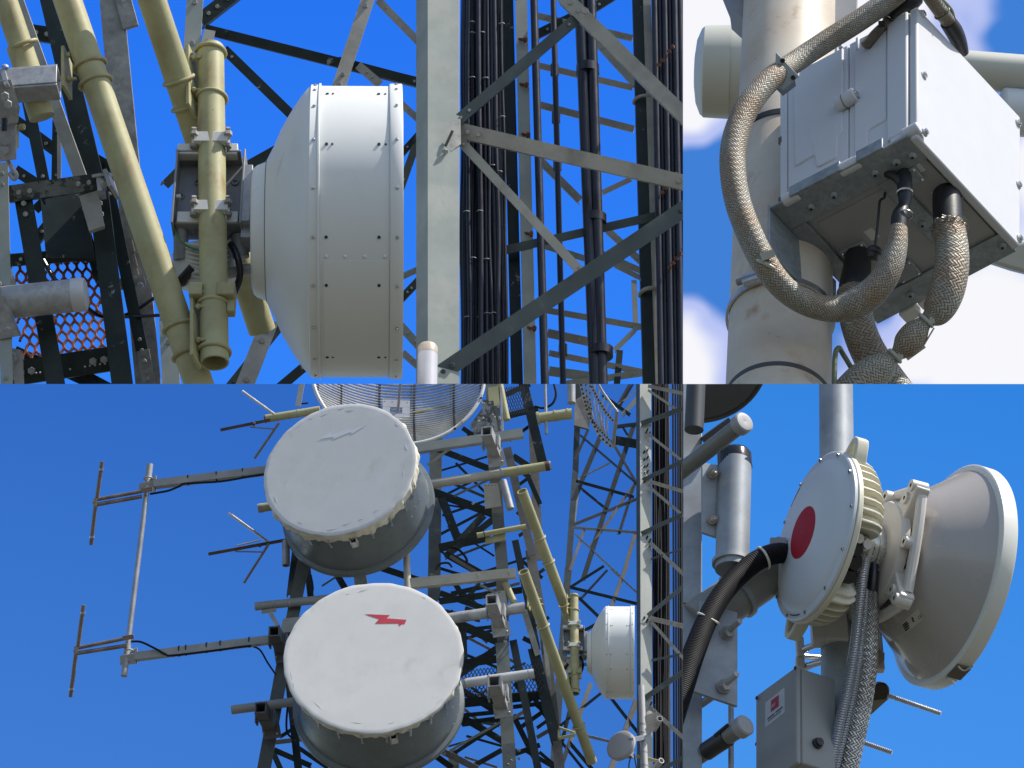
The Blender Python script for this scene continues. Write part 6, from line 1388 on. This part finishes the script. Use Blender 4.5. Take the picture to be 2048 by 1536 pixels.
pw = jb.part('name_plate', sheet([(1531.4, 1405.7), (1569.5, 1375.3), (1570.4, 1424.5), (1531, 1455.5)], .01, -.012), mk('plate_white', (.46, .47, .48), .5), parent=jl)
jb.part('red_square', sheet([(1543.5, 1402), (1558.4, 1390.7), (1558.2, 1412.6), (1543.2, 1424)], .0, -.022), mk('logo_red', (.34, .01, .035), .5), parent=jl)
m = MB(S); o = gp_(1544.8, 1417.5, -.03); text_mb(m, 'iAV', o, (gp_(1557, 1408.5, -.03)-o).normalized(), upv, 9.5*k, .0003); jb.part('lettering', m, mk('letter_white', (.62, .6, .52), .5), parent=jl)
VIO = mk('violet_print', (.10, .07, .13), .6)
for x0, y0, x1, y1, h_ in ((1536.5, 1438.5, 1549.5, 1428, 1.6), (1552.5, 1425.5, 1566, 1414.5, 1.6), (1537, 1443.5, 1563, 1422.5, .7)):
    jb.part('print_line', sheet([(x0, y0-h_), (x1, y1-h_), (x1, y1+h_), (x0, y0+h_)], 0, -.02), VIO, parent=jl)
for x, y in ((1590.5, 1336), (1513.5, 1396), (1588.5, 1428), (1513, 1488), (1589, 1520)):
    m = MB(S); cc = on_jb(x, y, 0); m.dome(cc, fn, 4.2, 2.4, 14); jb.part('screw', m, RUBBER, parent=jl)
m = MB(S); gA = S.P(*GB(1, .52, 142)); gn = (S.P(*GB(1, 1, 0))-S.P(*GB(1, 0, 0))).cross(upv).normalized(); gn = -gn if gn.y > 0 else gn
m.lathe([(0, 11), (6, 11), (7, 9), (13, 8), (14, .5)], gA, gn, 20); jb.part('vent_plug', m, RUBBER)

# ---- steelwork on the left edge
col = Thing('steel_column', 'flat galvanised steel column at the far left with gusset plates', 'column', (1385, 1150, 60), None, S)
m = MB(S); m.plate([S.P(1330, 700, 60+450*T), S.P(1404, 700, 60+450*T), S.P(1404, 1600, 60-450*T), S.P(1330, 1600, 60-450*T)], 14); col.part('flange', m, GPOLE, bev=.001)
m = MB(S); m.plate([(1404, 925, 120), (1438, 930, 124), (1445, 945, 120), (1444, 1078, 30), (1404, 1064, 34)], 8); col.part('gusset_plate', m, GPOLE, bev=.001)
m = MB(S); m.plate([(1400, 1200, -60), (1475, 1225, -60), (1475, 1412, -190), (1372, 1377, -190), (1398, 1300, -130)], 8); col.part('gusset_plate', m, GPOLE, bev=.001)
for x, y, q in ((1427, 946, 104), (1427, 1038, 44)):
    m = MB(S); m.cyl((x-2, y+1, q+6), (x-2, y+1, q-2), 10, n=18); m.hexa((x, y, q-2), V((.3, -1, .1)), 8, 10); m.dome((x+3, y, q-12), V((.3, -1, .1)), 4, 4); col.part('bolt', m, mk('worn_bolt', (.42, .38, .34), .4, .5))
for x, y, q in ((1452, 1368, -180), (1458, 1262, -100)):
    m = MB(S); m.cyl((x-4, y+4, q+8), (x-4, y+4, q-2), 14, n=20); m.hexa((x-4, y+4, q-2), V((.5, -1, .3)), 11, 12); m.cyl((x, y, q-6), (x+22, y-20, q-34), 6, n=12); col.part('bolt', m, GALV)
m = MB(S); m.cyl((1462, 1400, -120), (1462, 1600, -250), 5.5, n=14); col.part('rod', m, GPOLE)
m = MB(S); m.cyl((1400, 1410, -120), (1446, 1378, -120), 8, n=14); col.part('brace', m, GPOLE)
m = MB(S); m.plate([(1366, 1195, 0), (1404, 1205, 0), (1404, 1214, -4), (1366, 1204, -4)], 8); col.part('shelf', m, GPOLE)
st2 = Thing('capped_stub_pipe', 'short upright grey pipe with a shiny black cap at the far left', 'pipe', (1467, 1030, 60), None, S)
m = MB(S); m.cyl((1470, 925, 60+100*T), (1464, 1140, 60-115*T), 34, n=40); st2.part('tube', m, GPOLE)
A = S.P(1470, 935, 60+93*T); m = MB(S); m.lathe([(0, 35.5), (30, 35.5), (36, 32), (39, 22), (40, .5)], A, upv, 40); st2.part('cap', m, mk('glossy_black_cap', (.012, .012, .014), .18), sharp=50)
A = S.P(1462, 1128, 60-104*T); m = MB(S); m.lathe([(0, .5), (0, 38), (8, 38), (8, 30)], A, upv, 40); st2.part('foot_flange', m, GPOLE)
m = MB(S); m.cyl(A+V((14*k, -4*k, 0)), A+V((14*k, -4*k, 0))-upv*(1.5*k), 10, n=16); st2.part('drain_hole', m, DARKHOLE)
def capped(a, b, r, label, tape=False):
    t = Thing('capped_pipe', label, 'pipe', a, 'capped grey pipes on the column', S); PA, PB = S.P(*a), S.P(*b)
    m = MB(S); m.cyl(a, b, r, n=28); t.part('tube', m, mk('dark_grey_arm', (.17, .175, .165), .5, .2, var=.15, sc=12))  # tube in one dark grey, darker than its cap
    d = (PB-PA).normalized(); m = MB(S); m.lathe([(-14, r+1), (-13, r+5), (4, r+5), (7, r+2), (8, r-4), (7, .5)], PB, d, 32); t.part('end_cap', m, mk('cap_grey', (.30, .30, .31), .5, .1, var=.1, sc=10))
    if tape:
        m = MB(S); m.cyl(PA+(PB-PA)*.5, PA+(PB-PA)*.78, r+2.5, n=20); m.tube([PA+(PB-PA)*.6+V((0, -.02, .02)), PA+(PB-PA)*.7+V((.01, -.02, .03))], 4, 8, 3); t.part('tape', m, RUBBER)
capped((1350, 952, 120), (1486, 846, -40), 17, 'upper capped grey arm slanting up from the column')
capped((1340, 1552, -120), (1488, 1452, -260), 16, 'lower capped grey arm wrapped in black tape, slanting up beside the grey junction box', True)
bp_ = Thing('mounting_arm', 'thick brownish grey tube passing under the black conduit toward the round radio', 'tube', (1480, 1180, 20), None, S)
m = MB(S); m.cyl((1640, 1075, 120), (1392, 1248, 0), 46, n=48); bp_.part('tube', m, mk('brown_grey_tube', (.26, .255, .235), .5, .1, var=.15, sc=12))  # brownish grey is the tube's own tone
m = MB(S); m.lathe([(0, 46), (0, 52), (10, 52), (10, 46)], (1480, 1187, 42), V((-.8, -.4, -.55)), 40); bp_.part('collar', m, GPOLE)
bc = Thing('black_conduit', 'fat black conduit arching from behind the round radio to the column', 'conduit', (1450, 1190, -40), None, S)
m = MB(S); m.tube([(1620, 1112, 30), (1562, 1106, 0), (1520, 1118, -30), (1478, 1150, -50), (1442, 1192, -95), (1412, 1245, -140), (1388, 1305, -190), (1366, 1370, -240), (1340, 1450, -280)], [21, 21, 21, 21, 21, 21, 22, 23, 24], 24, 8, vscale=130); bc.part('sleeve', m, mk_corr('black_ribbed_conduit', (.006, .006, .009), 210, .0005, .65))
MATS['black_ribbed_conduit'].node_tree.nodes['Principled BSDF'].inputs['Metallic'].default_value = 0
MATS['black_ribbed_conduit'].node_tree.nodes['Principled BSDF'].inputs['Specular IOR Level'].default_value = .2
for cc, ax_ in (((1527, 1116, -28), V((-.9, -.3, -.4))), ((1417, 1237, -132), V((-.45, -.1, -.85)))):
    m = MB(S); m.arc(cc, ax_, 22.5, 2.6); bc.part('zip_tie', m, mk('white_zip_tie', (.62, .60, .52), .5))
m = MB(S); bb(m, 1556, 1088, 10, 16, 8, 12); m.dome((1557, 1078, 8), upv, 5, 6); bc.part('saddle', m, SHADEGREY)
dd = Thing('dark_drum', 'dark curved antenna body looming at the top left above the capped arm', 'antenna', (1440, 790, 400), None, S)
A = S.P(1420, 748, 330); DN = V((.22, -.80, -.56)).normalized()
m = MB(S); m.lathe([(0, .5), (1, 60), (3, 108), (0, 116), (-4, 118), (-90, 118)], A, DN, 72); dd.part('shell', m, mk('dark_shell', (.055, .057, .062), .5, var=.2, sc=4), sharp=50)
m = MB(S); m.lathe([(-2, 117), (2, 121), (0, 127), (-22, 128), (-24, 120)], A, DN, 72); dd.part('rim', m, mk('dark_brown_rim', (.05, .04, .034), .5))
m = MB(S); m.cyl((1395, 700, 300), (1388, 860, 200), 20, n=24); m.bar((1404, 880, 240), (1460, 840, 240), 12, 30); dd.part('strut', m, mk('dark_shell', (.045, .047, .052)))
# ================================================================== sky, ground, light, camera
EXPO = 0.38
def sky_mat(name, col, clouds=False, col2=None, ang=0.):
    m = bpy.data.materials.new(name); m.use_nodes = True; nt = m.node_tree; N = nt.nodes; Lk = nt.links
    N.remove(N['Principled BSDF']); e = N.new('ShaderNodeEmission'); Lk.new(e.outputs[0], N['Material Output'].inputs['Surface'])
    e.inputs['Strength'].default_value = 1/2**EXPO
    if not clouds:
        tc = N.new('ShaderNodeTexCoord'); mp = N.new('ShaderNodeMapping'); mp.inputs['Scale'].default_value = (1/50, 1, 1/28); mp.inputs['Rotation'].default_value = (0, ang, 0); mp.inputs['Location'].default_value = (0, 0, .5)
        sp = N.new('ShaderNodeSeparateXYZ'); r = N.new('ShaderNodeValToRGB'); r.color_ramp.elements[0].color = col2; r.color_ramp.elements[1].color = col
        Lk.new(tc.outputs['Object'], mp.inputs['Vector']); Lk.new(mp.outputs[0], sp.inputs[0]); Lk.new(sp.outputs[2], r.inputs['Fac']); Lk.new(r.outputs['Color'], e.inputs['Color']); return m
    tc = N.new('ShaderNodeTexCoord')
    n0 = N.new('ShaderNodeTexNoise'); n0.inputs['Scale'].default_value = .38; n0.inputs['Detail'].default_value = 2; n0.inputs['Roughness'].default_value = .4
    Lk.new(tc.outputs['Object'], n0.inputs['Vector'])
    def M(op, a, b=None):
        x = N.new('ShaderNodeMath'); x.operation = op
        for i, v in enumerate((a, b)):
            if v is None: continue
            if isinstance(v, (int, float)): x.inputs[i].default_value = v
            else: Lk.new(v, x.inputs[i])
        return x.outputs[0]
    # cloud banks: soft masses where the sky holds cloud, ragged by noise
    tot = M('MULTIPLY', M('SUBTRACT', n0.outputs['Fac'], .5), 1.15)
    sp = N.new('ShaderNodeSeparateXYZ'); Lk.new(tc.outputs['Object'], sp.inputs[0])
    for cx, cz, rx, rz, a in CLOUDS:
        dx = M('DIVIDE', M('SUBTRACT', sp.outputs[0], cx), rx); dz = M('DIVIDE', M('SUBTRACT', sp.outputs[2], cz), rz)
        tot = M('ADD', tot, M('MULTIPLY', M('EXPONENT', M('MULTIPLY', M('ADD', M('MULTIPLY', dx, dx), M('MULTIPLY', dz, dz)), -1)), a))
    r = N.new('ShaderNodeValToRGB'); el = r.color_ramp.elements; r.color_ramp.interpolation = 'EASE'
    el[0].position = .12; el[0].color = col; el[1].position = .75; el[1].color = srgb(247, 247, 252)
    x = el.new(.40); x.color = srgb(184, 196, 244)
    Lk.new(tot, r.inputs['Fac']); Lk.new(r.outputs['Color'], e.inputs['Color'])
    return m
SKC = ((X0*95+45)/2, 12.0)       # middle of the cloudy sky sheet
def cl_(px, py, rx, ry, a): s = 95/F; return ((px-1024)*s-SKC[0], (768-py)*s-SKC[1], rx*s, ry*s, a)
CLOUDS = [cl_(1380, 60, 170, 190, 1.1), cl_(1370, 740, 110, 130, .85), cl_(1730, 10, 190, 150, 1.0), cl_(1960, 690, 260, 190, 1.2), cl_(1760, 640, 70, 90, -.35), cl_(2060, 330, 90, 140, .7), cl_(1400, 420, 90, 120, -.4),
          cl_(2300, 200, 160, 200, .9), cl_(2400, 900, 200, 160, .8), cl_(1800, -300, 300, 150, .8), cl_(1390, 240, 60, 60, .3)]
def sky(x0, x1, z0, z1, mat):
    me = bpy.data.meshes.new('sky'); D = 95
    c = V(((x0+x1)/2, D, (z0+z1)/2))
    me.from_pydata([(x0-c.x, 0, z0-c.z), (x1-c.x, 0, z0-c.z), (x1-c.x, 0, z1-c.z), (x0-c.x, 0, z1-c.z)], [], [(0, 1, 2, 3)])
    me.materials.append(mat); o = bpy.data.objects.new('sky', me); C.objects.link(o); o.location = world(c); o.rotation_euler = (PITCH, 0, 0); o['kind'] = 'structure'
xs_ = X0*95
sky(-45, xs_, 0, 24, sky_mat('sky_deep_blue', srgb(20, 98, 236), False, srgb(54, 134, 249)))
sky(-45, xs_, -28, 0, sky_mat('sky_mid_blue', srgb(48, 106, 196), False, srgb(80, 144, 232), -.35))
sky(xs_, 45, 0, 24, sky_mat('sky_clouds', srgb(64, 128, 214), True))
sky(xs_, 45, -28, 0, sky_mat('sky_clear_blue', srgb(44, 128, 222), False, srgb(84, 160, 246), -.35))

me = bpy.data.meshes.new('ground'); me.from_pydata([(-600, -600, 0), (600, -600, 0), (600, 600, 0), (-600, 600, 0)], [], [(0, 1, 2, 3)])
me.materials.append(mk('dry_gravel_ground', (.072, .072, .058), .9, var=.25, sc=.6, stain=((.045, .05, .035), .35, .15)))
o = bpy.data.objects.new('ground', me); C.objects.link(o); o['kind'] = 'structure'

sun_dir = V((.55, -.17, .82)).normalized()
sd_ = bpy.data.lights.new('sun', 'SUN'); sd_.energy = 4.5; sd_.angle = rad(.5); sd_.color = (1, .955, .88)
so = bpy.data.objects.new('sun', sd_); C.objects.link(so); so.rotation_euler = sun_dir.to_track_quat('Z', 'Y').to_euler(); so.location = (20, -5, 40)
w = bpy.data.worlds.new('World'); bpy.context.scene.world = w; w.use_nodes = True; nt = w.node_tree
st = nt.nodes.new('ShaderNodeTexSky'); st.sky_type = 'NISHITA'; st.sun_disc = False
st.sun_elevation = math.asin(sun_dir.z); st.sun_rotation = math.atan2(sun_dir.x, sun_dir.y); st.altitude = 200; st.dust_density = 1.2
nt.links.new(st.outputs[0], nt.nodes['Background'].inputs['Color']); nt.nodes['Background'].inputs['Strength'].default_value = .13

cam = bpy.data.cameras.new('camera'); co = bpy.data.objects.new('camera', cam); C.objects.link(co)
co.location = (0, 0, CAMH); co.rotation_euler = (math.pi/2+PITCH, 0, 0); cam.lens = 100; cam.sensor_width = 36; cam.clip_end = 2000; cam.clip_start = .1
sc = bpy.context.scene; sc.camera = co; sc.render.engine = 'CYCLES'
sc.view_settings.view_transform = 'Standard'; sc.view_settings.look = 'None'; sc.view_settings.exposure = EXPO; sc.view_settings.gamma = 1
sc.cycles.use_denoising = True
